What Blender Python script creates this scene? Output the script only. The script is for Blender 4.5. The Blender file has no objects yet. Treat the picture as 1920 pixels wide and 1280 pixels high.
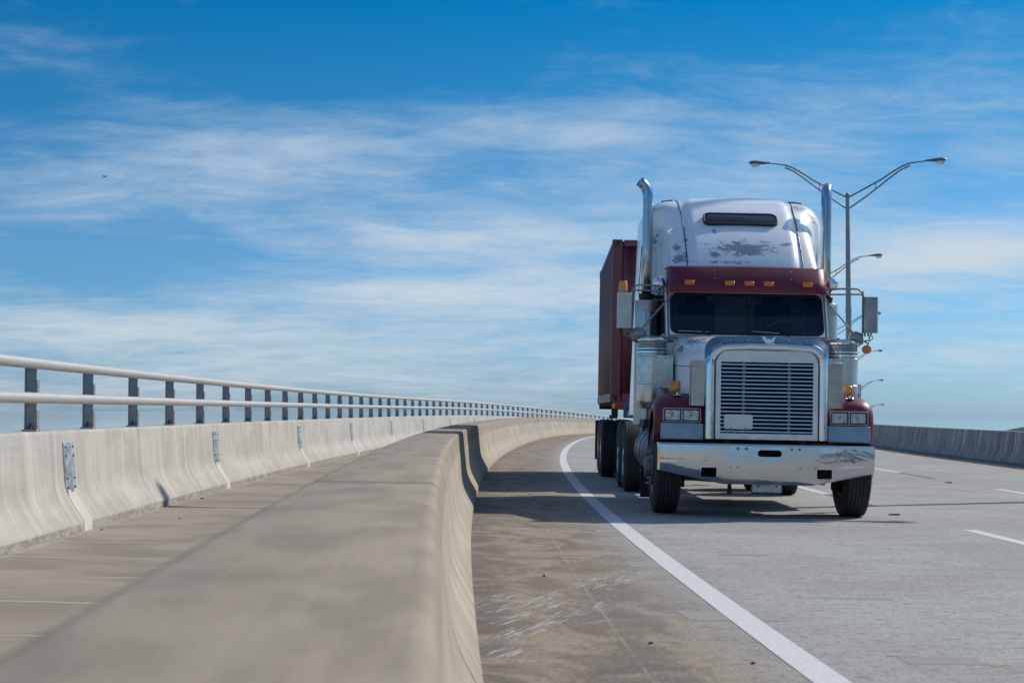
import bpy, bmesh, math, random
from mathutils import Vector, Matrix
random.seed(7)
R = math.radians
PI = math.pi
sc = bpy.context.scene
col = sc.collection

# ------------------------------------------------------------------ camera
cam_d = bpy.data.cameras.new("camera")
cam = bpy.data.objects.new("camera", cam_d); col.objects.link(cam)
cam.location = (0, 0, 1.2)
cam.rotation_euler = (R(90) + math.atan(130 / 3020), 0, 0)
cam_d.sensor_width = 36.0
cam_d.lens = 3020 / 1920 * 36.0
cam_d.clip_start = 0.05
cam_d.clip_end = 90000
cam_d.dof.use_dof = True
cam_d.dof.focus_distance = 19.0
cam_d.dof.aperture_fstop = 4.0
sc.camera = cam

# ------------------------------------------------------------------ light
SUN_EL = R(38.0)
SUN_DX, SUN_DY = 1.0, 0.68            # horizontal direction towards the sun
hl = math.hypot(SUN_DX, SUN_DY)
sun_vec = Vector((SUN_DX / hl * math.cos(SUN_EL), SUN_DY / hl * math.cos(SUN_EL), math.sin(SUN_EL)))
sun_d = bpy.data.lights.new("sun", 'SUN'); sun_d.energy = 4.0; sun_d.angle = R(0.5); sun_d.color = (1, 0.94, 0.83)
sun = bpy.data.objects.new("sun", sun_d); col.objects.link(sun)
sun.rotation_euler = sun_vec.to_track_quat('Z', 'Y').to_euler()
sun.location = (30, 20, 40)
sc.view_settings.view_transform = 'Standard'
sc.view_settings.look = 'None'
sc.view_settings.exposure = 0.0
sc.view_settings.gamma = 1


class NG:
    """small helper to write node graphs"""
    def __init__(s, tree):
        s.t = tree; s.N = tree.nodes; s.L = tree.links
    def node(s, typ, **kw):
        n = s.N.new(typ)
        for k, v in kw.items(): setattr(n, k, v)
        return n
    def put(s, sock, v):
        if hasattr(v, 'is_output') or isinstance(v, bpy.types.NodeSocket): s.L.new(v, sock)
        else:
            if sock.type == 'RGBA' and len(v) == 3: v = (*v, 1)
            sock.default_value = v
    def m(s, op, a, b=0.0, c=None, clamp=False):
        n = s.node('ShaderNodeMath', operation=op, use_clamp=clamp)
        s.put(n.inputs[0], a); s.put(n.inputs[1], b)
        if c is not None: s.put(n.inputs[2], c)
        return n.outputs[0]
    def sep(s, v):
        n = s.node('ShaderNodeSeparateXYZ'); s.put(n.inputs[0], v); return n.outputs
    def xyz(s, x, y, z=0.0):
        n = s.node('ShaderNodeCombineXYZ')
        s.put(n.inputs[0], x); s.put(n.inputs[1], y); s.put(n.inputs[2], z); return n.outputs[0]
    def scale(s, v, sx, sy, sz=1.0, off=(0, 0, 0), rz=0.0):
        n = s.node('ShaderNodeMapping'); s.put(n.inputs['Vector'], v)
        n.inputs['Scale'].default_value = (sx, sy, sz); n.inputs['Location'].default_value = off
        n.inputs['Rotation'].default_value = (0, 0, rz); return n.outputs[0]
    def noise(s, v, sc_=1.0, det=4.0, rough=0.55, dist=0.0):
        n = s.node('ShaderNodeTexNoise'); s.put(n.inputs['Vector'], v)
        n.inputs['Scale'].default_value = sc_; n.inputs['Detail'].default_value = det
        n.inputs['Roughness'].default_value = rough; n.inputs['Distortion'].default_value = dist
        return n.outputs['Fac']
    def ramp(s, f, lo, hi, a=0.0, b=1.0):
        n = s.node('ShaderNodeMapRange'); s.put(n.inputs[0], f)
        n.inputs[1].default_value = lo; n.inputs[2].default_value = hi
        n.inputs[3].default_value = a; n.inputs[4].default_value = b
        n.interpolation_type = 'SMOOTHSTEP'; return n.outputs[0]
    def mix(s, f, a, b, mode='MIX'):
        n = s.node('ShaderNodeMix', data_type='RGBA', blend_type=mode)
        s.put(n.inputs[0], f); s.put(n.inputs[6], a); s.put(n.inputs[7], b)
        return n.outputs[2]
    def bump(s, h, strength, dist=0.01, nrm=None):
        n = s.node('ShaderNodeBump'); s.put(n.inputs['Height'], h)
        n.inputs['Strength'].default_value = strength; n.inputs['Distance'].default_value = dist
        if nrm is not None: s.put(n.inputs['Normal'], nrm)
        return n.outputs[0]
    def band(s, x, c, w, soft=0.3):
        """1 within w/2 of c, soft edge"""
        d = s.m('ABSOLUTE', s.m('SUBTRACT', x, c))
        return s.ramp(d, w * 0.5 * (1 + soft), w * 0.5 * (1 - soft))
    def blob(s, v, c, r):
        n = s.node('ShaderNodeVectorMath', operation='SUBTRACT'); s.put(n.inputs[0], v); n.inputs[1].default_value = c
        q = s.node('ShaderNodeVectorMath', operation='DIVIDE'); s.put(q.inputs[0], n.outputs[0]); q.inputs[1].default_value = r
        l = s.node('ShaderNodeVectorMath', operation='LENGTH'); s.put(l.inputs[0], q.outputs[0])
        return s.m('SUBTRACT', 1.0, l.outputs['Value'])


# ------------------------------------------------------------------ sky
world = bpy.data.worlds.new("World"); sc.world = world; world.use_nodes = True
g = NG(world.node_tree)
g.N.clear()
sky = g.node('ShaderNodeTexSky', sky_type='NISHITA')
sky.sun_disc = False
sky.sun_elevation = SUN_EL
sky.sun_rotation = math.atan2(SUN_DX, SUN_DY)
sky.air_density = 1.0; sky.dust_density = 0.6; sky.ozone_density = 3.0; sky.altitude = 20
tc = g.node('ShaderNodeTexCoord')
gx, gy, gz = g.sep(tc.outputs['Generated'])[:3]
el = g.m('MAXIMUM', gz, 0.0)
#  in view: deeper blue above, paler towards the horizon (a polarised summer sky)
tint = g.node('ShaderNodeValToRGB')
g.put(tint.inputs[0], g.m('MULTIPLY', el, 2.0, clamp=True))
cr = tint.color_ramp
TINT = [(0.0, (0.36, 0.60, 1.05)), (0.10, (0.27, 0.54, 0.90)), (0.25, (0.23, 0.50, 0.74)), (0.36, (0.09, 0.43, 0.66)), (0.5, (0.004, 0.38, 0.63)), (0.72, (0.45, 0.62, 0.76)), (1.0, (1.0, 1.07, 1.08))]  # upper stops brighten the unseen high sky, added as ambient fill
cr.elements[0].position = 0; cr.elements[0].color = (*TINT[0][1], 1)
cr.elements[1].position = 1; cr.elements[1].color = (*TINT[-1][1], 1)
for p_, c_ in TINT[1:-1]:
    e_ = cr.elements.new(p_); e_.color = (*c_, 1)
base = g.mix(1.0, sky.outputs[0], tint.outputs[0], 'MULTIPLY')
inv = g.m('DIVIDE', 1.0, g.m('ADD', el, 0.14))
px_ = g.m('MULTIPLY', gx, inv); py_ = g.m('MULTIPLY', gy, inv)
pv = g.xyz(px_, py_, 0.0)
pa = g.scale(pv, 0.85, 0.75, 1, off=(2.3, 1.1, 0), rz=R(-14))
big = g.noise(g.scale(pv, 0.42, 0.34, 1, off=(5.2, 3.4, 0), rz=R(-10)), 1.0, 3, 0.5, 0.5)
wisp = g.noise(pa, 1.3, 9, 0.62, 0.8)
fine = g.noise(g.scale(pv, 1.7, 2.9, 1, rz=R(-14)), 2.4, 9, 0.68, 0.5)
lowm = g.ramp(gz, 0.27, 0.06)
az = g.m('DIVIDE', gx, g.m('MAXIMUM', gy, 0.05))
def sblob(a0, e0, wa, we, s):
    q = g.m('ADD', g.m('POWER', g.m('DIVIDE', g.m('SUBTRACT', az, a0), wa), 2.0), g.m('POWER', g.m('DIVIDE', g.m('SUBTRACT', gz, e0), we), 2.0))
    return g.m('MULTIPLY', g.m('EXPONENT', g.m('MULTIPLY', q, -1.0)), s)
cl = g.m('ADD', g.m('MULTIPLY', big, 0.62), g.m('ADD', g.m('MULTIPLY', wisp, 0.56), g.m('MULTIPLY', fine, 0.40)))
for args in ((0.28, 0.094, 0.10, 0.017, 0.34), (-0.03, 0.072, 0.12, 0.017, 0.26), (-0.23, 0.050, 0.13, 0.013, 0.26), (-0.28, 0.132, 0.14, 0.015, 0.16), (-0.17, 0.157, 0.11, 0.024, 0.16), (0.03, 0.172, 0.07, 0.013, 0.20),
             (-0.05, 0.105, 0.11, 0.011, 0.18), (-0.27, 0.088, 0.07, 0.016, -0.16), (-0.08, 0.222, 0.12, 0.030, -0.20), (-0.28, 0.215, 0.06, 0.014, 0.10), (0.21, 0.185, 0.14, 0.045, 0.12), (0.12, 0.135, 0.12, 0.02, 0.10), (0.25, 0.045, 0.15, 0.02, 0.08), (0.02, 0.03, 0.25, 0.02, 0.06)):
    cl = g.m('ADD', cl, sblob(*args))
cl = g.ramp(cl, 0.70, 1.20, 0.0, 0.95)
cloudcol = g.mix(lowm, (3.6, 4.7, 5.8), (4.7, 5.3, 5.8))
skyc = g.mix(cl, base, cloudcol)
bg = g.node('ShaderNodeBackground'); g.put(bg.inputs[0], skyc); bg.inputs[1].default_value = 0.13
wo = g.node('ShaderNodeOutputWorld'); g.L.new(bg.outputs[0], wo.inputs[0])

# ------------------------------------------------------------------ materials
def new_mat(name):
    m_ = bpy.data.materials.new(name); m_.use_nodes = True
    g_ = NG(m_.node_tree)
    return m_, g_, m_.node_tree.nodes['Principled BSDF']

def simple(name, c, rough=0.5, metal=0.0, var=0.12, vs=8.0, bump=0.0, bs=60.0, coat=0.0, dirt=None, rvar=0.15, spec=0.5):
    m_, g_, b = new_mat(name)
    t = g_.node('ShaderNodeTexCoord').outputs['Object']
    n1 = g_.noise(t, vs, 5, 0.6)
    lo = tuple(x * (1 - var) for x in c); hi = tuple(min(1, x * (1 + var)) for x in c)
    cc = g_.mix(g_.ramp(n1, 0.3, 0.7), lo, hi)
    if dirt:
        n2 = g_.noise(g_.scale(t, 1, 1, 0.4), vs * 1.7, 8, 0.7)
        cc = g_.mix(g_.ramp(n2, 0.52, 0.72, 0, dirt[1]), cc, dirt[0])
    g_.put(b.inputs['Base Color'], cc)
    g_.put(b.inputs['Roughness'], g_.ramp(g_.noise(t, vs * 2.3, 5, 0.6), 0.25, 0.75, max(0.02, rough - rvar * rough), min(1, rough + rvar)))
    b.inputs['Metallic'].default_value = metal
    b.inputs['Coat Weight'].default_value = coat
    b.inputs['Specular IOR Level'].default_value = spec
    if bump: g_.put(b.inputs['Normal'], g_.bump(g_.noise(t, bs, 6, 0.6), bump, 0.004))
    return m_

def concrete(name, face, dark, topc=None, streak=0.5, stain=0.4, light=None, base_v=0.1, top_v=0.75):
    """UV: u metres along, v metres over the profile from the road side base"""
    m_, g_, b = new_mat(name)
    uv = g_.node('ShaderNodeTexCoord').outputs['UV']
    u, v = g_.sep(uv)[:2]
    cloud = g_.noise(g_.scale(uv, 0.9, 1.6), 1.3, 5, 0.6, 0.4)
    wob = g_.m('ADD', u, g_.m('MULTIPLY', g_.noise(uv, 2.0, 3), 0.12))
    drip = g_.noise(g_.xyz(g_.m('MULTIPLY', wob, 7.0), g_.m('MULTIPLY', v, 0.55)), 1.0, 7, 0.66)
    drip2 = g_.noise(g_.xyz(g_.m('MULTIPLY', wob, 21.0), g_.m('MULTIPLY', v, 0.9)), 1.0, 4, 0.6)
    speck = g_.noise(uv, 55.0, 4, 0.7)
    rows = g_.noise(g_.scale(uv, 3.0, 90.0), 1.0, 3, 0.6)
    c = g_.mix(g_.ramp(cloud, 0.38, 0.62), face, tuple(x * 0.84 for x in face))
    c = g_.mix(g_.ramp(drip, 0.48, 0.66, 0, streak), c, dark)
    c = g_.mix(g_.ramp(drip2, 0.54, 0.7, 0, streak * 0.7), c, dark)
    if light: c = g_.mix(g_.ramp(drip, 0.47, 0.34, 0, light[1]), c, light[0])
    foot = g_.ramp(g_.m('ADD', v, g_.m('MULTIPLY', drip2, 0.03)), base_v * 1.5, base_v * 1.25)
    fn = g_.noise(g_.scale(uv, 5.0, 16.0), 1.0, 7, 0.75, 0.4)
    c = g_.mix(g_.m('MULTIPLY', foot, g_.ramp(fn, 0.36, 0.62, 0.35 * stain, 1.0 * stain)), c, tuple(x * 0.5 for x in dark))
    if topc:
        tm = g_.ramp(v, top_v - 0.03, top_v + 0.03)
        patch = g_.noise(g_.scale(uv, 1.0, 2.5), 2.2, 6, 0.6, 0.3)
        ripple = g_.noise(g_.scale(uv, 1.6, 14.0), 1.0, 5, 0.65, 0.3)
        tcx = g_.mix(g_.ramp(patch, 0.38, 0.64), topc, tuple(x * 0.76 for x in topc))
        tcx = g_.mix(g_.ramp(ripple, 0.48, 0.66, 0, 0.3), tcx, (0.40, 0.30, 0.22))
        c = g_.mix(tm, c, tcx)
    c = g_.mix(g_.ramp(speck, 0.35, 0.75, 0.0, 0.22), c, tuple(x * 0.5 for x in face))
    g_.put(b.inputs['Base Color'], c)
    b.inputs['Roughness'].default_value = 0.9
    b.inputs['Specular IOR Level'].default_value = 0.2
    h = g_.m('ADD', g_.m('MULTIPLY', rows, 0.5), g_.m('ADD', speck, g_.m('MULTIPLY', cloud, 1.5)))
    g_.put(b.inputs['Normal'], g_.bump(h, 0.55, 0.006))
    return m_

M = {}
M['wall_outer'] = concrete('pale_concrete', (0.475, 0.45, 0.41), (0.30, 0.275, 0.23), None, 0.3, 0.8, ((0.64, 0.61, 0.56), 0.5), 0.1)
M['wall_near'] = concrete('tan_concrete', (0.43, 0.375, 0.30), (0.25, 0.19, 0.135), (0.335, 0.285, 0.222), 0.75, 0.6, ((0.62, 0.57, 0.50), 0.6), 0.07)
M['wall_median'] = concrete('stained_concrete', (0.36, 0.34, 0.32), (0.15, 0.14, 0.13), (0.42, 0.39, 0.35), 0.85, 0.7, ((0.62, 0.61, 0.59), 0.9), 0.1, 0.97)

def road_material():
    m_, g_, b = new_mat('road_concrete')
    uv = g_.node('ShaderNodeTexCoord').outputs['UV']
    u, v = g_.sep(uv)[:2]
    cloud = g_.noise(g_.scale(uv, 0.5, 0.5), 1.0, 5, 0.6, 0.5)
    cross = g_.noise(g_.scale(uv, 2.6, 0.9), 1.0, 7, 0.66, 0.5)
    agg = g_.noise(uv, 55.0, 5, 0.8)
    agg2 = g_.noise(g_.scale(uv, 1.0, 0.8), 20.0, 6, 0.8)
    tine = g_.noise(g_.scale(uv, 62.0, 1.6), 1.0, 2, 0.5)
    pits = g_.noise(g_.scale(uv, 26.0, 5.0), 1.0, 3, 0.5)
    grey = g_.mix(g_.ramp(cloud, 0.38, 0.62), (0.405, 0.395, 0.378), (0.345, 0.335, 0.318))
    grey = g_.mix(g_.ramp(cross, 0.48, 0.68, 0, 0.30), grey, (0.24, 0.23, 0.215))
    # brown shoulder beside the barrier
    wv = g_.m('ADD', v, g_.m('MULTIPLY', g_.m('SUBTRACT', cloud, 0.5), 0.9))
    sh = g_.ramp(wv, 1.75, 0.9)
    br = g_.mix(g_.ramp(g_.noise(g_.scale(uv, 1.0, 1.5), 1.4, 8, 0.72, 0.8), 0.42, 0.58), (0.315, 0.243, 0.168), (0.155, 0.113, 0.076))
    br = g_.mix(g_.ramp(g_.noise(g_.scale(uv, 1.6, 1.9), 1.1, 8, 0.74, 0.8), 0.53, 0.66, 0, 0.75), br, (0.085, 0.065, 0.05))
    br = g_.mix(g_.ramp(g_.noise(g_.scale(uv, 2.2, 2.2, off=(9, 4, 0)), 1.0, 7, 0.74, 0.6), 0.56, 0.68, 0, 0.6), br, (0.36, 0.32, 0.27))
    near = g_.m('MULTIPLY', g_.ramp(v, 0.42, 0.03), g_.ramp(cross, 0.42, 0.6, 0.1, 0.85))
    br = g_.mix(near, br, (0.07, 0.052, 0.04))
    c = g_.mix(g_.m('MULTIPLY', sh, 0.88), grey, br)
    # pale scrape marks
    sr = g_.scale(uv, 1, 1, 1, rz=R(0))
    a = g_.m('ADD', g_.m('MULTIPLY', u, -0.36), g_.m('MULTIPLY', v, 0.93))
    bb = g_.m('ADD', g_.m('MULTIPLY', u, 0.93), g_.m('MULTIPLY', v, 0.36))
    scn = g_.noise(g_.xyz(g_.m('MULTIPLY', a, 42.0), g_.m('MULTIPLY', bb, 2.6)), 1.0, 8, 0.75)
    box = None
    for (ac, aw, uc, uw) in ((-3.16, 0.13, 10.5, 2.6), (-2.77, 0.17, 8.85, 1.9), (-2.98, 0.15, 9.2, 1.2), (-3.38, 0.14, 9.65, 0.9), (-3.02, 0.20, 11.1, 1.2), (-2.62, 0.16, 7.6, 0.5)):
        q = g_.m('MULTIPLY', g_.band(a, ac, aw, 0.7), g_.band(u, uc, uw, 0.35))
        box = q if box is None else g_.m('MAXIMUM', box, q)
    c = g_.mix(g_.m('MULTIPLY', g_.ramp(g_.m('ADD', scn, g_.m('MULTIPLY', box, 0.075)), 0.59, 0.635, 0, 0.9), g_.ramp(box, 0.05, 0.4)), c, (0.47, 0.49, 0.48))
    # long joints
    j1 = g_.band(g_.m('ADD', v, g_.m('MULTIPLY', agg2, 0.01)), 0.76, 0.016, 0.5)
    c = g_.mix(g_.m('MULTIPLY', j1, g_.ramp(cross, 0.42, 0.58, 0.0, 0.4)), c, (0.45, 0.42, 0.38))
    # tyre and oil marks
    tm = g_.m('MULTIPLY', g_.band(g_.m('ADD', v, g_.m('MULTIPLY', g_.noise(g_.scale(uv, 0.6, 0.2), 1, 3), 0.5)), 2.85, 0.42, 0.9), g_.ramp(g_.noise(g_.scale(uv, 14.0, 3.0), 1.0, 5, 0.7), 0.5, 0.68, 0, 1))
    tm = g_.m('MULTIPLY', tm, g_.ramp(g_.noise(g_.scale(uv, 0.28, 0.1), 1, 2), 0.42, 0.62, 0, 0.6))
    c = g_.mix(tm, c, (0.10, 0.10, 0.105))
    c = g_.mix(g_.ramp(pits, 0.645, 0.685, 0, 0.85), c, (0.10, 0.095, 0.09))
    c = g_.mix(g_.ramp(tine, 0.46, 0.68, 0, 0.42), c, (0.14, 0.125, 0.11))
    c = g_.mix(g_.ramp(agg, 0.34, 0.50, 0.75, 0.0), c, (0.11, 0.10, 0.095))
    c = g_.mix(g_.ramp(agg, 0.54, 0.66, 0.0, 0.6), c, (0.55, 0.53, 0.50))
    c = g_.mix(g_.ramp(agg2, 0.53, 0.60, 0.0, 0.65), c, (0.15, 0.14, 0.13))
    g_.put(b.inputs['Base Color'], c)
    b.inputs['Roughness'].default_value = 0.86
    b.inputs['Specular IOR Level'].default_value = 0.25
    h = g_.m('ADD', g_.m('MULTIPLY', tine, 0.9), g_.m('ADD', agg, g_.m('MULTIPLY', pits, -0.3)))
    g_.put(b.inputs['Normal'], g_.bump(h, 0.6, 0.006))
    return m_
M['road'] = road_material()

def path_material():
    m_, g_, b = new_mat('path_concrete')
    uv = g_.node('ShaderNodeTexCoord').outputs['UV']
    u, v = g_.sep(uv)[:2]
    cloud = g_.noise(g_.scale(uv, 0.7, 0.7), 1.2, 6, 0.6, 0.5)
    agg = g_.noise(uv, 60.0, 5, 0.7)
    tine = g_.noise(g_.scale(uv, 48.0, 2.0, rz=R(6)), 1.0, 2, 0.5)
    c = g_.mix(g_.ramp(cloud, 0.38, 0.62), (0.345, 0.295, 0.24), (0.255, 0.22, 0.18))
    uu = g_.m('ADD', u, g_.m('MULTIPLY', g_.noise(g_.scale(uv, 0.4, 0.8), 1, 2), 0.25))
    fr = g_.m('ABSOLUTE', g_.m('SUBTRACT', g_.m('FRACT', g_.m('MULTIPLY', uu, 1 / 1.35)), 0.5))
    jl = g_.ramp(fr, 0.468, 0.482)
    c = g_.mix(g_.m('MULTIPLY', jl, g_.ramp(cloud, 0.35, 0.6, 0.2, 0.8)), c, (0.44, 0.41, 0.37))
    jd = g_.band(fr, 0.460, 0.014, 0.5)
    c = g_.mix(g_.m('MULTIPLY', jd, 0.6), c, (0.12, 0.10, 0.08))
    edge = g_.ramp(g_.m('ADD', v, g_.m('MULTIPLY', g_.noise(uv, 5.0, 5, 0.7), 0.4)), -3.12, -3.32)
    c = g_.mix(g_.m('MULTIPLY', edge, 0.75), c, (0.54, 0.52, 0.49))
    c = g_.mix(g_.ramp(tine, 0.45, 0.75, 0, 0.45), c, (0.15, 0.125, 0.10))
    c = g_.mix(g_.ramp(agg, 0.28, 0.46, 0.35, 0), c, (0.12, 0.10, 0.085))
    c = g_.mix(g_.ramp(agg, 0.66, 0.8, 0, 0.5), c, (0.50, 0.47, 0.43))
    g_.put(b.inputs['Base Color'], c); b.inputs['Roughness'].default_value = 0.9
    b.inputs['Specular IOR Level'].default_value = 0.2
    g_.put(b.inputs['Normal'], g_.bump(g_.m('ADD', tine, agg), 0.6, 0.005))
    return m_
M['path'] = path_material()

def line_material(name, c, wear):
    m_, g_, b = new_mat(name)
    uv = g_.node('ShaderNodeTexCoord').outputs['UV']
    n = g_.noise(uv, 40.0, 5, 0.7); n2 = g_.noise(g_.scale(uv, 30, 4), 1.0, 4, 0.6)
    cc = g_.mix(g_.ramp(n, 0.35, 0.7), c, tuple(x * 0.82 for x in c))
    cc = g_.mix(g_.ramp(n2, 0.6, 0.75, 0, wear), cc, tuple(x * 0.4 for x in c))
    g_.put(b.inputs['Base Color'], cc); b.inputs['Roughness'].default_value = 0.75
    g_.put(b.inputs['Normal'], g_.bump(n, 0.5, 0.003))
    return m_
M['line'] = line_material('white_road_paint', (0.60, 0.60, 0.60), 0.5)
M['yline'] = line_material('yellow_road_paint', (0.62, 0.30, 0.10), 0.4)
M['bline'] = line_material('black_road_paint', (0.10, 0.10, 0.105), 0.3)
M['patch'] = line_material('sealed_patch', (0.29, 0.275, 0.25), 0.4)
M['patchd'] = line_material('sealed_box', (0.27, 0.255, 0.235), 0.5)
M['patchy'] = line_material('ochre_sealant', (0.34, 0.28, 0.19), 0.6)

def water_material():
    m_, g_, b = new_mat('sea_water')
    t = g_.node('ShaderNodeTexCoord').outputs['Object']
    b.inputs['Base Color'].default_value = (0.10, 0.17, 0.20, 1)
    b.inputs['Roughness'].default_value = 0.05
    b.inputs['IOR'].default_value = 1.33
    g_.put(b.inputs['Normal'], g_.bump(g_.noise(g_.scale(t, 1, 1, 1), 0.05, 4, 0.6), 0.004, 1.0))
    return m_
M['water'] = water_material()

M['galv'] = simple('grey_painted_metal', (0.50, 0.48, 0.455), 0.45, 0.3, 0.04, 3, rvar=0.02)
M['tank'] = simple('dull_tank_metal', (0.16, 0.16, 0.165), 0.4, 0.7, 0.2, 4, dirt=((0.06, 0.055, 0.05), 0.5))
M['hub'] = simple('dark_hub_steel', (0.17, 0.165, 0.17), 0.4, 0.7, 0.2, 8)
M['wheelrim'] = simple('steering_rim', (0.5, 0.52, 0.55), 0.5)
M['postm'] = simple('galvanised_post', (0.36, 0.35, 0.345), 0.5, 0.5, 0.15, 12)
M['plate'] = simple('galvanised_plate', (0.50, 0.56, 0.62), 0.38, 0.65, 0.25, 9, dirt=((0.25, 0.27, 0.29), 0.5))
M['filler'] = simple('pale_mortar', (0.50, 0.48, 0.44), 0.9, 0, 0.06, 5)
M['bolt'] = simple('dark_bolt', (0.05, 0.06, 0.09), 0.6, 0.4)
M['pole'] = simple('lamp_pole_metal', (0.33, 0.335, 0.34), 0.55, 0.45, 0.12, 2)
M['armm'] = simple('lamp_arm_metal', (0.16, 0.18, 0.18), 0.55, 0.4)
M['lamphead'] = simple('lamp_housing', (0.14, 0.155, 0.16), 0.45, 0.3)
M['lens'] = simple('lamp_lens', (0.75, 0.78, 0.78), 0.15, 0.0)
M['chrome'] = simple('chrome', (0.74, 0.75, 0.76), 0.09, 1.0, 0.06, 6, rvar=0.12)
M['alu'] = simple('brushed_aluminium', (0.56, 0.55, 0.53), 0.24, 0.95, 0.1, 5, dirt=((0.40, 0.37, 0.33), 0.35))
M['grillepanel'] = simple('pale_grille_metal', (0.74, 0.735, 0.72), 0.38, 0.75, 0.08, 6, dirt=((0.5, 0.48, 0.44), 0.3))
M['alud'] = simple('dull_aluminium', (0.47, 0.45, 0.40), 0.42, 0.85, 0.15, 7, dirt=((0.25, 0.22, 0.17), 0.5))
M['rod'] = simple('weathered_rod', (0.27, 0.24, 0.22), 0.45, 0.6, 0.2, 10)
M['black'] = simple('black_plastic', (0.012, 0.013, 0.016), 0.5, 0.0, 0.2)
M['void'] = simple('dark_engine_bay', (0.006, 0.006, 0.008), 0.9)
M['rubber'] = simple('tyre_rubber', (0.026, 0.028, 0.032), 0.72, 0.0, 0.25, 6, bump=0.3, bs=90, dirt=((0.07, 0.066, 0.062), 0.5))
M['amber'] = simple('amber_lens', (0.75, 0.20, 0.015), 0.25, 0.0, 0.15, 30, coat=0.6)
M['ambery'] = simple('yellow_lens', (0.80, 0.30, 0.015), 0.25, 0.0, 0.15, 30, coat=0.6)
M['lampmirror'] = simple('lamp_mirror', (0.42, 0.44, 0.46), 0.18, 1.0, 0.35, 22, rvar=0.25)
M['red'] = simple('red_lens', (0.36, 0.015, 0.012), 0.3, 0.0)
M['mirrorback'] = simple('pale_mirror_housing', (0.62, 0.61, 0.56), 0.4, 0.3, 0.08, 8, dirt=((0.35, 0.33, 0.28), 0.3))
M['mirrorsteel'] = simple('steel_mirror_housing', (0.33, 0.315, 0.30), 0.35, 0.85, 0.12, 6)
M['plateboard'] = simple('blank_plate', (0.70, 0.70, 0.70), 0.5, 0, 0.03)
M['panel'] = simple('blue_grey_panel', (0.30, 0.36, 0.41), 0.3, 0.55, 0.1, 5, dirt=((0.2, 0.2, 0.2), 0.4))
M['deflector'] = simple('smoked_deflector', (0.10, 0.19, 0.28), 0.22, 0.25, 0.1, 5)
M['frame'] = simple('chassis_paint', (0.03, 0.03, 0.034), 0.6, 0.2, 0.3, 9, dirt=((0.12, 0.10, 0.08), 0.4))
M['seatm'] = simple('seat_fabric', (0.05, 0.06, 0.07), 0.9)
M['paper'] = simple('dashboard_papers', (0.42, 0.55, 0.52), 0.8)
M['blueb'] = simple('blue_paint', (0.03, 0.13, 0.26), 0.5)
M['whitep'] = simple('white_letter_paint', (0.75, 0.75, 0.73), 0.5)
M['blackp'] = simple('black_letter_paint', (0.015, 0.015, 0.015), 0.5)
M['signw'] = simple('sign_sheeting', (0.62, 0.62, 0.60), 0.5)
M['bird'] = simple('dark_feathers', (0.03, 0.03, 0.03), 0.8)
M['skin_trim'] = simple('black_rubber_seal', (0.015, 0.015, 0.02), 0.45)

def paint_white():
    m_, g_, b = new_mat('worn_white_paint')
    t = g_.node('ShaderNodeTexCoord').outputs['Object']
    n = g_.noise(t, 2.2, 5, 0.6)
    c = g_.mix(g_.ramp(n, 0.3, 0.7), (0.86, 0.885, 0.90), (0.78, 0.82, 0.85))
    c = g_.mix(g_.ramp(g_.noise(g_.scale(t, 3, 3, 0.7), 3.0, 8, 0.7), 0.58, 0.78, 0, 0.35), c, (0.5, 0.47, 0.43))
    rag = g_.m('MULTIPLY', g_.m('SUBTRACT', g_.noise(g_.scale(t, 3.2, 3.2, 7.0), 2.4, 9, 0.74, 0.6), 0.5), 4.2)
    blobs = [((0.02, 2.32, 3.24), (0.50, 0.6, 0.12)), ((-0.36, 2.3, 3.17), (0.12, 0.6, 0.06)), ((-0.79, 2.3, 3.09), (0.15, 0.5, 0.09)), ((-0.83, 2.4, 3.24), (0.06, 0.5, 0.06)), ((-0.72, 2.4, 3.36), (0.05, 0.5, 0.03)),
             ((-1.18, 3.0, 3.42), (0.2, 0.4, 0.17)), ((-1.16, 3.2, 3.86), (0.2, 0.4, 0.06)), ((0.86, 2.9, 3.90), (0.2, 0.5, 0.10)), ((1.05, 3.2, 3.78), (0.13, 0.4, 0.10)),
             ((0.30, 2.6, 3.88), (0.12, 0.4, 0.03)), ((0.58, 2.5, 3.30), (0.16, 0.4, 0.04)), ((-0.50, 2.5, 3.95), (0.14, 0.4, 0.06)), ((-0.35, 2.5, 3.48), (0.04, 0.4, 0.06)),
             ((-0.64, 1.1, 2.0), (0.24, 0.45, 0.10)), ((-0.88, 1.4, 1.93), (0.08, 0.2, 0.05)), ((-0.1, 2.3, 3.05), (0.6, 0.4, 0.03))]
    mx = None
    for c_, r_ in blobs:
        f = g_.blob(t, c_, r_)
        mx = f if mx is None else g_.m('MAXIMUM', mx, f)
    mx = g_.m('ADD', g_.m('MAXIMUM', mx, -1.0), rag)
    c = g_.mix(g_.ramp(mx, 0.05, 0.6, 0, 0.85), c, (0.10, 0.18, 0.245))
    chips = g_.noise(t, 28.0, 3, 0.5)
    c = g_.mix(g_.ramp(chips, 0.74, 0.78, 0, 0.8), c, (0.18, 0.17, 0.16))
    g_.put(b.inputs['Base Color'], c)
    g_.put(b.inputs['Roughness'], g_.ramp(mx, 0.0, 0.5, 0.30, 0.55))
    b.inputs['Coat Weight'].default_value = 0.6; b.inputs['Coat Roughness'].default_value = 0.08
    return m_
M['white'] = paint_white()
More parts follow.
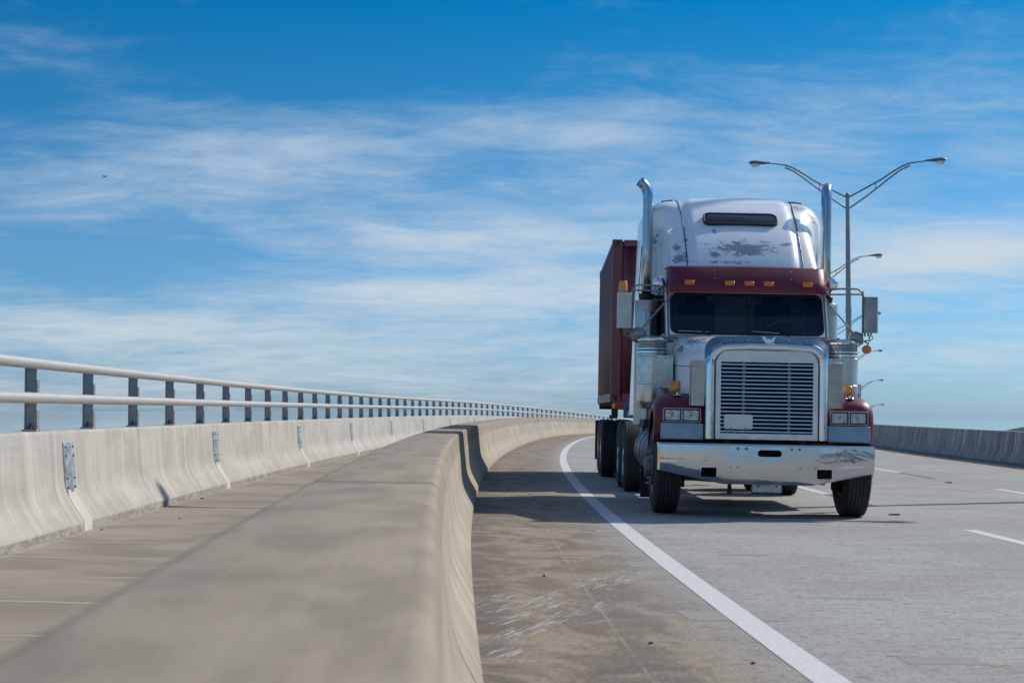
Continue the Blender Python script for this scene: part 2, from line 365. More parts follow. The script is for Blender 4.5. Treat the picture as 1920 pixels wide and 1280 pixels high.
def paint_maroon():
    m_, g_, b = new_mat('maroon_paint')
    t = g_.node('ShaderNodeTexCoord').outputs['Object']
    c = g_.mix(g_.ramp(g_.noise(t, 3.0, 5, 0.6), 0.3, 0.7), (0.15, 0.012, 0.032), (0.12, 0.010, 0.026))
    c = g_.mix(g_.ramp(g_.noise(t, 60.0, 3, 0.5), 0.70, 0.78, 0, 0.5), c, (0.45, 0.30, 0.30))
    g_.put(b.inputs['Base Color'], c)
    b.inputs['Roughness'].default_value = 0.45; b.inputs['Specular IOR Level'].default_value = 0.4; b.inputs['Coat Weight'].default_value = 0.15; b.inputs['Coat Roughness'].default_value = 0.2
    return m_
M['maroon'] = paint_maroon()
def container_mat():
    m_, g_, b = new_mat('faded_oxide_paint')
    t = g_.node('ShaderNodeTexCoord').outputs['Object']
    n = g_.noise(g_.scale(t, 2, 2, 0.35), 2.5, 7, 0.65)
    c = g_.mix(g_.ramp(n, 0.3, 0.7), (0.175, 0.048, 0.064), (0.125, 0.033, 0.048))
    c = g_.mix(g_.ramp(g_.noise(g_.scale(t, 5, 5, 0.8), 4.0, 8, 0.7), 0.60, 0.76, 0, 0.4), c, (0.20, 0.12, 0.13))
    c = g_.mix(g_.ramp(g_.noise(t, 9, 6, 0.7), 0.68, 0.76, 0, 0.8), c, (0.08, 0.03, 0.015))
    g_.put(b.inputs['Base Color'], c); b.inputs['Roughness'].default_value = 0.46
    return m_
M['container'] = container_mat()
def bumper_mat():
    m_, g_, b = new_mat('scuffed_chrome')
    t = g_.node('ShaderNodeTexCoord').outputs['Object']
    n = g_.noise(g_.scale(t, 1.4, 1, 1.6), 2.2, 3, 0.5, 0.8)
    n2 = g_.noise(t, 40, 4, 0.7)
    sx, sy, sz = g_.sep(t)[:3]
    mid = g_.ramp(g_.m('ABSOLUTE', sx), 0.62, 0.50)
    haze_ = g_.m('MULTIPLY', g_.ramp(n, 0.38, 0.62), g_.m('ADD', g_.m('MULTIPLY', mid, 0.8), 0.2))
    c = g_.mix(haze_, (0.58, 0.60, 0.63), (0.66, 0.65, 0.63))
    rustf = g_.ramp(g_.noise(g_.scale(t, 3, 3, 3), 5.0, 8, 0.75), 0.80, 0.83, 0, 0.5)
    c = g_.mix(rustf, c, (0.24, 0.15, 0.09))
    g_.put(b.inputs['Base Color'], c)
    b.inputs['Metallic'].default_value = 0.95
    g_.put(b.inputs['Roughness'], g_.m('ADD', g_.m('MULTIPLY', haze_, 0.17), g_.ramp(n2, 0.3, 0.7, 0.05, 0.12)))
    dent = g_.noise(g_.scale(t, 1, 1, 1.5), 2.4, 3, 0.55, 0.6)
    g_.put(b.inputs['Normal'], g_.bump(dent, 0.3, 0.02))
    return m_
M['bumper'] = bumper_mat()
def perf_mat():
    m_, g_, b = new_mat('perforated_chrome')
    uv = g_.node('ShaderNodeTexCoord').outputs['UV']
    br = g_.node('ShaderNodeTexBrick'); g_.put(br.inputs['Vector'], uv)
    br.inputs['Color1'].default_value = (0, 0, 0, 1); br.inputs['Color2'].default_value = (0, 0, 0, 1); br.inputs['Mortar'].default_value = (1, 1, 1, 1)
    br.inputs['Scale'].default_value = 1.0; br.inputs['Mortar Size'].default_value = 0.0045; br.inputs['Mortar Smooth'].default_value = 0.1
    br.inputs['Brick Width'].default_value = 0.034; br.inputs['Row Height'].default_value = 0.0145
    g_.put(b.inputs['Base Color'], g_.mix(br.outputs['Color'], (0.01, 0.012, 0.015), (0.50, 0.50, 0.50)))
    g_.put(b.inputs['Metallic'], br.outputs['Color']); b.inputs['Roughness'].default_value = 0.2
    return m_
M['perf'] = perf_mat()
def screen_mat():
    m_, g_, b = new_mat('intake_screen')
    uv = g_.node('ShaderNodeTexCoord').outputs['UV']
    v = g_.sep(uv)[1]
    f = g_.ramp(g_.m('ABSOLUTE', g_.m('SUBTRACT', g_.m('FRACT', g_.m('MULTIPLY', v, 55.0)), 0.5)), 0.15, 0.3)
    g_.put(b.inputs['Base Color'], g_.mix(f, (0.06, 0.06, 0.065), (0.42, 0.40, 0.38))); b.inputs['Metallic'].default_value = 0.8; b.inputs['Roughness'].default_value = 0.35
    return m_
M['screen'] = screen_mat()
def stack_mat():
    m_, g_, b = new_mat('heat_blued_chrome')
    t = g_.node('ShaderNodeTexCoord').outputs['Object']
    n = g_.noise(g_.scale(t, 6, 6, 0.6), 2, 6, 0.65)
    c = g_.mix(g_.ramp(n, 0.45, 0.7, 0, 0.7), (0.46, 0.48, 0.50), (0.28, 0.24, 0.21))
    z = g_.sep(t)[2]
    c = g_.mix(g_.m('MULTIPLY', g_.ramp(z, 3.85, 4.0), 0.6), c, (0.25, 0.42, 0.62))
    g_.put(b.inputs['Base Color'], c); b.inputs['Metallic'].default_value = 1.0
    g_.put(b.inputs['Roughness'], g_.ramp(n, 0.35, 0.7, 0.14, 0.32))
    return m_
M['stack'] = stack_mat()
def glass(name, c, alpha):
    m_, g_, b = new_mat(name)
    t = g_.node('ShaderNodeTexCoord').outputs['Object']
    b.inputs['Base Color'].default_value = (*c, 1); b.inputs['Roughness'].default_value = 0.03
    g_.put(b.inputs['Alpha'], g_.ramp(g_.noise(t, 5, 6, 0.7), 0.3, 0.8, alpha, min(1, alpha + 0.07)))
    return m_
M['glass'] = glass('windscreen_glass', (0.001, 0.036, 0.075), 0.44)
M['dglass'] = glass('tinted_glass', (0.012, 0.018, 0.03), 0.93)
M['lampglass'] = glass('headlight_glass', (0.75, 0.77, 0.78), 0.05)

# ------------------------------------------------------------------ mesh helpers
class MB:
    def __init__(s): s.v = []; s.f = []; s.uv = []
    def add(s, verts, faces, uvs=None):
        o = len(s.v); s.v += [tuple(p) for p in verts]
        for i, f in enumerate(faces):
            s.f.append(tuple(o + k for k in f))
            s.uv.append(uvs[i] if uvs else None)
        return s
    def box(s, c, d, rot=None):
        x, y, z = (k / 2 for k in d)
        vs = [Vector((sx * x, sy * y, sz * z)) for sz in (-1, 1) for sy in (-1, 1) for sx in (-1, 1)]
        if rot is not None:
            m_ = rot if isinstance(rot, Matrix) else Matrix.Rotation(rot[1], 3, rot[0])
            vs = [m_ @ v for v in vs]
        vs = [v + Vector(c) for v in vs]
        return s.add(vs, [(0, 2, 3, 1), (4, 5, 7, 6), (0, 1, 5, 4), (2, 6, 7, 3), (0, 4, 6, 2), (1, 3, 7, 5)])
    def loft(s, secs, closed=True, cap=True, uvs=None):
        n = len(secs[0]); o = []
        vs = [p for q in secs for p in q]; fs = []; us = []
        for i in range(len(secs) - 1):
            for j in range(n if closed else n - 1):
                k = (j + 1) % n
                fs.append((i * n + j, i * n + k, (i + 1) * n + k, (i + 1) * n + j))
                if uvs:
                    a, b_ = uvs; us.append(((a[i], b_[j]), (a[i], b_[j + 1] if j + 1 < len(b_) else b_[j]), (a[i + 1], b_[j + 1] if j + 1 < len(b_) else b_[j]), (a[i + 1], b_[j])))
                else: us.append(None)
        if closed and cap:
            fs.append(tuple(range(n - 1, -1, -1))); fs.append(tuple((len(secs) - 1) * n + j for j in range(n))); us += [None, None]
        return s.add(vs, fs, us)
    def tube(s, path, r, n=12, cap=True, flat=1.0, up=(0, 0, 1)):
        P = [Vector(p) for p in path]; rs = r if isinstance(r, (list, tuple)) else [r] * len(P)
        secs = []; prev = None; L = [0]
        for i, p in enumerate(P):
            t = (P[min(i + 1, len(P) - 1)] - P[max(i - 1, 0)]).normalized()
            if prev is None:
                a = Vector(up)
                if abs(a.dot(t)) > 0.95: a = Vector((1, 0, 0))
                a = (a - t * a.dot(t)).normalized()
            else: a = (prev - t * prev.dot(t)).normalized()
            prev = a; b_ = t.cross(a)
            secs.append([p + (a * math.cos(2 * PI * k / n) * flat + b_ * math.sin(2 * PI * k / n)) * rs[i] for k in range(n)])
            if i: L.append(L[-1] + (P[i] - P[i - 1]).length)
        uvs = (L, [2 * PI * rs[0] * k / n for k in range(n + 1)])
        # u around, v along
        o = len(s.v); s.loft(secs, True, cap, uvs)
        return s
    def lathe(s, prof, c=(0, 0, 0), axis='z', n=32, closed_ends=True):
        """prof: list (r, h); axis through c"""
        secs = []
        for (r, h) in prof:
            ring = []
            for k in range(n):
                a = 2 * PI * k / n; q = (max(r, 1e-5) * math.cos(a), max(r, 1e-5) * math.sin(a), h)
                if axis == 'x': q = (q[2], q[0], q[1])
                elif axis == 'y': q = (q[0], q[2], q[1])
                ring.append((q[0] + c[0], q[1] + c[1], q[2] + c[2]))
            secs.append(ring)
        rr = max(p[0] for p in prof)
        Ls = [0]
        for i in range(1, len(prof)): Ls.append(Ls[-1] + math.hypot(prof[i][0] - prof[i - 1][0], prof[i][1] - prof[i - 1][1]))
        n_ = n; o = len(s.v)
        vs = [p for q in secs for p in q]; fs = []; us = []
        for i in range(len(secs) - 1):
            for j in range(n_):
                k = (j + 1) % n_
                fs.append((i * n_ + j, i * n_ + k, (i + 1) * n_ + k, (i + 1) * n_ + j))
                a0 = 2 * PI * rr * j / n_; a1 = 2 * PI * rr * (j + 1) / n_
                us.append(((a0, Ls[i]), (a1, Ls[i]), (a1, Ls[i + 1]), (a0, Ls[i + 1])))
        if closed_ends:
            fs.append(tuple(range(n_ - 1, -1, -1))); fs.append(tuple((len(secs) - 1) * n_ + j for j in range(n_))); us += [None, None]
        return s.add(vs, fs, us)
    def prism(s, poly, axis, a0, a1):
        """poly 2D; axis 'x': poly=(y,z); 'y': poly=(x,z); 'z': poly=(x,y)"""
        def pt(p, a):
            return {'x': (a, p[0], p[1]), 'y': (p[0], a, p[1]), 'z': (p[0], p[1], a)}[axis]
        return s.loft([[pt(p, a0) for p in poly], [pt(p, a1) for p in poly]])
    def sphere(s, c, r, n=10, m=6):
        rr = r if isinstance(r, (tuple, list)) else (r, r, r)
        prof = []
        secs = []
        for i in range(m + 1):
            t = PI * i / m
            secs.append([(c[0] + rr[0] * max(math.sin(t), 1e-4) * math.cos(2 * PI * k / n), c[1] + rr[1] * max(math.sin(t), 1e-4) * math.sin(2 * PI * k / n), c[2] + rr[2] * math.cos(t)) for k in range(n)])
        return s.loft(secs)
    def build(s, name, mat, parent=None, angle=35, bevel=0, bseg=2, solid=0, fix=True):
        me = bpy.data.meshes.new(name); me.from_pydata(s.v, [], s.f)
        if any(u is not None for u in s.uv):
            lay = me.uv_layers.new(name="UVMap")
            for p, u in zip(me.polygons, s.uv):
                if u:
                    for li, q in zip(p.loop_indices, u): lay.data[li].uv = q
        if fix:
            bm = bmesh.new(); bm.from_mesh(me); bmesh.ops.recalc_face_normals(bm, faces=bm.faces); bm.to_mesh(me); bm.free()
        for p in me.polygons: p.use_smooth = True
        me.set_sharp_from_angle(angle=R(angle))
        me.materials.append(mat)
        o = bpy.data.objects.new(name, me); col.objects.link(o)
        if parent: o.parent = parent
        if solid:
            k = o.modifiers.new("solidify", 'SOLIDIFY'); k.thickness = solid; k.offset = -1
        if bevel:
            k = o.modifiers.new("bevel", 'BEVEL'); k.width = bevel; k.segments = bseg; k.limit_method = 'ANGLE'; k.angle_limit = R(40)
            k.harden_normals = False
        return o

def rrect(w, h, r, n=5, cx=0, cy=0):
    pts = []
    for (sx, sy, a0) in ((1, 1, 0), (-1, 1, 90), (-1, -1, 180), (1, -1, 270)):
        for i in range(n + 1):
            a = R(a0 + 90 * i / n)
            pts.append((cx + sx * (w / 2 - r) + r * math.cos(a), cy + sy * (h / 2 - r) + r * math.sin(a)))
    return pts

def cut(o, cutter):
    """apply a boolean difference with an MB as the cutter; the cutter is removed"""
    c = cutter.build('cutter', M['black'], o.parent)
    k = o.modifiers.new('cut', 'BOOLEAN'); k.operation = 'DIFFERENCE'; k.object = c; k.solver = 'EXACT'
    bpy.context.view_layer.update()
    dg = bpy.context.evaluated_depsgraph_get()
    me = bpy.data.meshes.new_from_object(o.evaluated_get(dg))
    o.modifiers.remove(k); old = o.data; nm = old.name; o.data = me
    bpy.data.meshes.remove(old); me.name = nm
    mc = c.data; bpy.data.objects.remove(c); bpy.data.meshes.remove(mc)
    for p in me.polygons: p.use_smooth = True
    me.set_sharp_from_angle(angle=R(35))

def tag(o, label=None, cat=None, group=None, kind=None):
    if label: o['label'] = label
    if cat: o['category'] = cat
    if group: o['group'] = group
    if kind: o['kind'] = kind
    return o

def thing(name, label, cat, loc=(0, 0, 0), rot=(0, 0, 0), group=None):
    o = bpy.data.objects.new(name, None); col.objects.link(o)
    o.location = loc; o.rotation_euler = rot; o.empty_display_size = 0.3
    return tag(o, label, cat, group)

def copy_tree(o, parent=None):
    c = o.copy(); col.objects.link(c)
    if parent: c.parent = parent
    for ch in list(o.children): copy_tree(ch, c)
    return c

def text(name, s, size, mat, parent, loc, rot=(R(90), 0, 0), width=1.0, bold=0.0, depth=0.0015):
    cu = bpy.data.curves.new(name, 'FONT'); cu.body = s; cu.size = size; cu.align_x = 'CENTER'; cu.align_y = 'CENTER'
    cu.extrude = depth; cu.offset = bold
    t = bpy.data.objects.new('tmp', cu); col.objects.link(t)
    bpy.context.view_layer.update()
    me = bpy.data.meshes.new_from_object(t.evaluated_get(bpy.context.evaluated_depsgraph_get()))
    bpy.data.objects.remove(t)
    me.materials.clear(); me.materials.append(mat)
    o = bpy.data.objects.new(name, me); col.objects.link(o); o.parent = parent; o.location = loc; o.rotation_euler = rot; o.scale = (width, 1, 1)
    return o

# ------------------------------------------------------------------ the road's line in plan and section
W_TRUCK = 3.3; BANK = 0.02; RC = 460.0; U0 = 25.0; UE = 130.0; UB = -70.0
def _table():
    d = 0.5; tab = {}
    x, y = -0.5, U0
    n = int((470 - U0) / d); 
    for i in range(n + 1):
        u = U0 + i * d; th = (min(u, UE) - U0) / RC; tab[i] = (x, y, th)
        x += math.sin(th) * d; y += math.cos(th) * d
    x, y = -0.5, U0
    for i in range(0, -int((U0 + 80) / d) - 1, -1):
        u = U0 + i * d; th = (max(u, UB) - U0) / RC; tab[i] = (x, y, th)
        x -= math.sin(th) * d; y -= math.cos(th) * d
    return d, tab
_d, _tab = _table()
def zprof(u):
    k = max(0.0, u - 60.0); k2 = min(k, 300)
    return -(k2 * k2) / 5600.0 - (k - k2) * 2 * k2 / 5600.0
def C(u, w, z=0.0):
    f = (u - U0) / _d; i = math.floor(f); t = f - i
    a = _tab[i]; b_ = _tab[i + 1]
    x = a[0] + (b_[0] - a[0]) * t; y = a[1] + (b_[1] - a[1]) * t; th = a[2] + (b_[2] - a[2]) * t
    return Vector((x + w * math.cos(th), y - w * math.sin(th), zprof(u) - BANK * (w - W_TRUCK) + z))
def heading(u):
    f = (u - U0) / _d; i = math.floor(f); return _tab[i][2]

def stations(u0, u1):
    out = []; u = u0
    while u < u1 - 1e-6:
        out.append(u); u += 0.5 if 0 <= u < 60 else (1.0 if u < 130 else 4.0)
    out.append(u1); return out

def strip(name, mat, u0, u1, ws, lift=0.0, us=None, parent=None):
    us = us or stations(u0, u1)
    b = MB(); secs = [[C(u, w, lift) for w in ws] for u in us]
    b.loft(secs, closed=False, uvs=(us, ws))
    o = b.build(name, mat, parent, fix=False)
    bm = bmesh.new(); bm.from_mesh(o.data)
    for f in bm.faces:
        if f.normal.z < 0: f.normal_flip()
    bm.to_mesh(o.data); bm.free()
    return o

def sweep(name, mat, prof, u0, u1, joints=(), parent=None, side=1, w0=0.0, closed=True, step=None):
    """profile list (w, z), first the road side foot; joints = (u, width, depth) grooves"""
    us = stations(u0, u1); marks = {u: 0.0 for u in us}
    for (ju, jw, jd) in joints:
        for k in list(marks):
            if abs(k - ju) < jw * 1.2: del marks[k]
        marks[ju - jw / 2 - 0.001] = 0; marks[ju - jw / 2] = jd; marks[ju + jw / 2] = jd; marks[ju + jw / 2 + 0.001] = 0
    us = sorted(marks)
    cx = sum(p[0] for p in prof) / len(prof); 
    L = [0]
    for i in range(1, len(prof)): L.append(L[-1] + math.dist(prof[i], prof[i - 1]))
    L.append(L[-1] + 0.1)
    secs = []
    for u in us:
        dd = marks[u]; sec = []
        for (w, z) in prof:
            if dd:
                w2 = w + (dd if w < cx else -dd) * (1 if z > 0.02 else 1); z2 = z - (dd if z > max(p[1] for p in prof) - 0.02 else 0)
            else: w2, z2 = w, z
            sec.append(C(u, w0 + w2, z2))
        secs.append(sec)
    b = MB(); b.loft(secs, closed=True, cap=True, uvs=(us, L))
    return b.build(name, mat, parent, angle=50, bevel=0)

def rnd_prof(pts, r=0.03, n=3):
    """round interior corners of an open polyline"""
    out = []
    for i, p in enumerate(pts):
        if len(p) == 3:
            rr = p[2]; a = Vector(pts[i - 1][:2]); c = Vector(pts[i + 1][:2]); q = Vector(p[:2])
            d1 = (a - q).normalized() * rr; d2 = (c - q).normalized() * rr
            for k in range(n + 1):
                t = k / n; out.append(tuple(((1 - t) ** 2 * (q + d1) + 2 * t * (1 - t) * q + t * t * (q + d2))[:2]))
        else: out.append(tuple(p))
    return out

# ------------------------------------------------------------------ setting
UMAX = 420
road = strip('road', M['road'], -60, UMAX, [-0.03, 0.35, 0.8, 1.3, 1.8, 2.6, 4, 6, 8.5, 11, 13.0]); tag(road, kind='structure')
path = strip('path', M['path'], -60, UMAX, [-3.52, -3.1, -2.6, -2.0, -1.5, -0.62]); tag(path, kind='structure')
road2 = strip('opposite_road', M['road'], -60, UMAX, [13.68, 14.2, 15, 17, 19, 22, 25, 27.5]); tag(road2, kind='structure')
b = MB(); us = stations(-60, UMAX)
b.loft([[C(u, -4.2, -0.03), C(u, 28.1, -0.03), C(u, 28.1, -0.45), C(u, 26, -2.2), C(u, -2, -2.2), C(u, -4.2, -0.45)] for u in us])
deck = b.build('bridge_deck', M['wall_outer'], angle=30); tag(deck, kind='structure')
b = MB(); S = 60000; n_ = 24
b.add([(0, 0, -24)] + [(S * math.cos(2 * PI * k / n_), S * math.sin(2 * PI * k / n_), -24) for k in range(n_)], [(0, 1 + k, 1 + (k + 1) % n_) for k in range(n_)])
water = b.build('water', M['water']); tag(water, kind='structure')

# lines
def line(name, mat, u0, u1, w, wid, lift=0.004):
    o = strip(name, mat, u0, u1, [w - wid / 2, w + wid / 2], lift); tag(o, kind='structure'); return o
line('white_edge_line', M['line'], -60, UMAX, 1.53, 0.17, 0.003)
line('yellow_edge_line', M['yline'], -60, UMAX, 12.25, 0.15, 0.002)
line('yellow_edge_line', M['yline'], -60, UMAX, 15.0, 0.15, 0.002)
for w in (5.19, 8.62):
    for k in range(0, 12):
        u = 13.7 + 10.35 * k
        line('white_lane_dash', M['line'], u, u + 3.05, w, 0.15, 0.002)
        line('black_lane_dash', M['bline'], u - 3.05, u - 0.02, w, 0.13, 0.0016)
# sealed patches along the edge line
def patch(u0, u1, wa, wb, mat, lift=0.004, skew=0.0, name='sealed_road_patch'):
    b = MB(); b.add([C(u0, wa, lift), C(u0, wb, lift), C(u1, wb + skew, lift), C(u1, wa + skew, lift)], [(0, 1, 2, 3)], [((u0, wa), (u0, wb), (u1, wb), (u1, wa))])
    o = b.build(name, mat, fix=False)
    tag(o, kind='structure'); return o
for u in (8.95, 12.0, 15.4):
    patch(u, u + 0.42, 1.22, 1.78, M['patch'], 0.0012, -0.03)
for (u, w) in ((10.1, 2.25), (13.2, 2.05), (16.4, 1.95)):
    patch(u, u + 0.12, w, w + 0.42, M['patch'], 0.0012)
patch(7.46, 7.70, 2.02, 2.40, M['patchd'], 0.0012)
patch(7.69, 7.725, 1.98, 2.10, M['patchy'], 0.002); patch(7.42, 7.55, 2.40, 2.43, M['patchy'], 0.002); patch(7.44, 7.50, 2.43, 2.50, M['patchy'], 0.0016)

# ------------------------------------------------------------------ barriers
H = 0.865
near_prof = rnd_prof([(0.02, -0.05), (0.02, 0.075), (-0.105, 0.30, 0.10), (-0.158, H, 0.03), (-0.635, H, 0.04), (-0.66, -0.05)])
joints = [(u, 0.012, 0.008) for u in [9.5 + 4.6 * k for k in range(28)]] + [(5.95, 0.05, 0.03)]
near = sweep('concrete_barrier', M['wall_near'], near_prof, -60, UMAX, joints)
tag(near, 'weathered tan concrete barrier with broad brown top between the path and the road', 'barrier')
H2 = 0.885
out_prof = rnd_prof([(0.0, -0.05), (0.0, 0.09), (-0.165, 0.33, 0.11), (-0.205, H2, 0.03), (-0.47, H2, 0.03), (-0.50, -0.40)])
out_prof = [(w - 3.42, z) for w, z in out_prof]
jl = [(u, 0.008, 0.005) for u in [17.6, 24.6, 26.4, 34, 43, 47, 52, 57, 62, 68, 74]]
platesU = [14.6, 22.3, 30.8, 39.0, 47.5, 55.8, 64.0, 72.3, 80.6]
outer = sweep('parapet_wall', M['wall_outer'], out_prof, -60, UMAX, jl)
tag(outer, 'pale concrete parapet wall left of the path, with steel cover plates and railing', 'wall')
for u in platesU:
    # the wall's upper face leans slightly: plate follows it
    b = MB()
    def P(uu, z, o=0.0):
        t = (z - 0.33) / (H2 - 0.33); w = -3.42 - 0.162 - 0.043 * t + o
        return C(uu, w, z)
    z0, z1 = 0.34, 0.78
    for (ua, ub_, off) in ((u - 0.17, u + 0.17, 0.012), ):
        A = [P(ua, z0, off), P(ua + 0.10, z0, off), P(ua + 0.12, z0, off + 0.012), P(ub_ - 0.12, z0, off + 0.012), P(ub_ - 0.10, z0, off), P(ub_, z0, off)]
        B = [P(ua, z1, off), P(ua + 0.10, z1, off), P(ua + 0.12, z1, off + 0.012), P(ub_ - 0.12, z1, off + 0.012), P(ub_ - 0.10, z1, off), P(ub_, z1, off)]
        Ab = [P(ua, z0, -0.02), P(ub_, z0, -0.02)]; Bb = [P(ua, z1, -0.02), P(ub_, z1, -0.02)]
        b.loft([A + Ab[::-1], B + Bb[::-1]])
    pl = b.build('cover_plate', M['plate'], outer)
    b = MB()
    for du in (-0.13, 0.13):
        for z in (z0 + 0.04, z0 + 0.12, z1 - 0.12, z1 - 0.04):
            b.sphere(P(u + du, z, 0.016), (0.010, 0.011, 0.010), 8, 5)
    b.build('bolt', M['bolt'], pl)
    b = MB(); prf = [q for q in out_prof if q[1] < 0.345 and q[0] > -3.65]
    prf = prf + [(prf[-1][0] - 0.01, 0.36)]
    b.loft([[C(uu, w + 0.004, z) for w, z in prf] + [C(uu, prf[-1][0] - 0.05, prf[-1][1]), C(uu, -3.50, 0.02)] for uu in (u - 0.15, u + 0.15)])
    b.build('joint_filler', M['filler'], outer)
H3 = 0.87
med_prof = rnd_prof([(0.0, -0.05), (0.0, 0.09), (0.13, 0.31, 0.10), (0.21, H3, 0.03), (0.47, H3, 0.03), (0.55, 0.31, 0.10), (0.68, 0.09), (0.68, -0.05)])
med = sweep('median_barrier', M['wall_median'], [(w + 13.0, z) for w, z in med_prof], -60, UMAX, [(u, 0.012, 0.008) for u in range(30, 120, 6)])
tag(med, 'shaded grey median barrier streaked with white stains on the right of the road', 'barrier')
far_prof = rnd_prof([(0.0, -0.05), (0.0, 0.09), (0.13, 0.31, 0.10), (0.21, 1.24, 0.03), (0.47, 1.24, 0.03), (0.50, -0.40)])
far = sweep('far_parapet', M['wall_median'], [(w + 27.45, z) for w, z in far_prof], -60, UMAX, [])
tag(far, 'far grey parapet of the opposite roadway, just above the median barrier at right', 'wall')

# ------------------------------------------------------------------ railing on the outer parapet
rail = thing('metal_railing', 'pale grey two-rail metal railing with dark posts on top of the left parapet wall', 'railing', (0, 0, 0))
WR = -3.42 - 0.30
tops = [u for u in stations(-20, 200)]
for (nm, dz) in (('top_rail', 0.575), ('lower_rail', 0.285)):
    b = MB()
    cuts = [15.05, 25.4, 35.8, 46.2, 56.6, 67.0, 77.4, 87.8, 98.2]
    seg = [-20] + cuts + [200]
    for a, e in zip(seg[:-1], seg[1:]):
        us = [a + 0.004] + [u for u in stations(-20, 200) if a + 0.1 < u < e - 0.1] + [e - 0.004]
        b.tube([C(u, WR + 0.055, H2 + dz) for u in us], 0.046, 14)
        if a > -20: b.tube([C(a - 0.03, WR + 0.055, H2 + dz), C(a + 0.03, WR + 0.055, H2 + dz)], 0.041, 14)
    b.build(nm, M['galv'], rail)
pm = None
u = 11.8
k = 0
while u < 175:
    if pm is None:
        b = MB()
        b.box((0, 0, 0.29), (0.012, 0.10, 0.56)); b.box((-0.045, 0, 0.29), (0.010, 0.06, 0.56))
        b = MB()
        # channel: wide web facing along the road, two flanges
        b.box((0, 0, 0.285), (0.088, 0.014, 0.55))
        b.box((-0.049, 0.02, 0.285), (0.010, 0.075, 0.55))
        b.box((0.049, 0.02, 0.105), (0.010, 0.075, 0.17)); b.box((0.049, 0.02, 0.37), (0.010, 0.075, 0.14))
        b.box((0, 0.0, 0.01), (0.125, 0.13, 0.02))
        pm = b.build('post', M['postm'], rail, angle=30)
        b = MB(); b.lathe([(0.018, 0.02), (0.018, 0.045), (0.010, 0.045), (0.010, 0.07)], (0, -0.04, 0), 'z', 8)
        bolt = b.build('anchor_bolt', M['bolt'], pm)
        p = pm
    else:
        p = pm.copy(); col.objects.link(p); p.parent = rail
        if u < 60:
            q = bolt.copy(); col.objects.link(q); q.parent = p
    p.location = C(u, WR, H2 - 0.002); p.rotation_euler = (0, 0, -heading(u))
    u += 2.0; k += 1

# ------------------------------------------------------------------ street lamps
def make_lamp():
    t = thing('street_lamp', '', 'street lamp', group='double-armed street lamps along the median barrier')
    hp = 10.35
    b = MB(); b.tube([(0, 0, 0), (0, 0, 5.05), (0, 0, 5.06), (0, 0, 5.2)], [0.145, 0.13, 0.145, 0.145], 16)
    b.tube([(0, 0, 5.2), (0, 0, hp)], [0.125, 0.085], 16)
    b.sphere((0, 0, hp), (0.10, 0.10, 0.12), 12, 6)
    b.box((0, 0, 0.03), (0.5, 0.5, 0.06))
    b.build('pole', M['pole'], t)
    for s in (1, -1):
        up = [(0.05, -0.1), (0.8, 0.30), (1.5, 0.68), (2.0, 1.02), (2.45, 1.28), (2.75, 1.40), (3.1, 1.46), (3.55, 1.50)]
        lo = [(0.05, -0.62), (0.8, -0.10), (1.5, 0.44), (2.0, 0.84), (2.4, 1.12), (2.80, 1.30)]
        b = MB(); b.tube([(s * x, 0, hp + z) for x, z in up], [0.036] * 6 + [0.03, 0.03], 8)
        b.tube([(s * x, 0, hp + z) for x, z in lo], 0.034, 8)
        b.tube([(s * 1.25, 0, hp + 0.25), (s * 1.25, 0, hp + 0.55)], 0.018, 6)
        arm = b.build('arm', M['armm'], t)
        # cobra head
        secs = []
        for (x, w, h0, h1) in ((3.48, 0.05, -0.04, 0.04), (3.7, 0.08, -0.06, 0.06), (3.95, 0.13, -0.07, 0.11), (4.2, 0.16, -0.06, 0.13), (4.36, 0.13, -0.03, 0.10), (4.42, 0.05, 0.0, 0.06)):
            secs.append([(s * x, w * math.cos(2 * PI * k / 12), hp + 1.52 + (h1 if math.sin(2 * PI * k / 12) > 0 else -h0) * math.sin(2 * PI * k / 12)) for k in range(12)])
        b = MB(); b.loft(secs); hd = b.build('luminaire', M['lamphead'], t)
        b = MB(); b.sphere((s * 4.14, 0, hp + 1.45), (0.21, 0.13, 0.13), 14, 8); b.build('lens', M['lens'], hd)
    return t
lab = ['nearest double-armed street lamp, beyond the right exhaust stack and tallest in the frame',
       'second tallest street lamp, its arm crossing behind the tall lamp pole',
       'third street lamp, its head just right of the square steel mirror', 'fourth street lamp, its arm just above the orange mirror signal lamp',
       'fifth street lamp, its arm beside the speed limit sign', 'sixth street lamp, small and just above the right fender',
       'farthest street lamp, its head barely above the median barrier']
lamp0 = make_lamp()
tag(lamp0, 'street lamp beside the truck outside the right edge, casting the thin road shadow')
for i, u in enumerate([27.0, 74.3, 115.5, 162, 207, 253, 299, 345]):
    t = lamp0 if i == 0 else copy_tree(lamp0)
    if i: t['label'] = lab[i - 1]
    t.location = C(u, {0: 13.8, 1: 13.2}.get(i, 13.34), H3 - 0.004); t.rotation_euler = (0, BANK * 0, -heading(u))

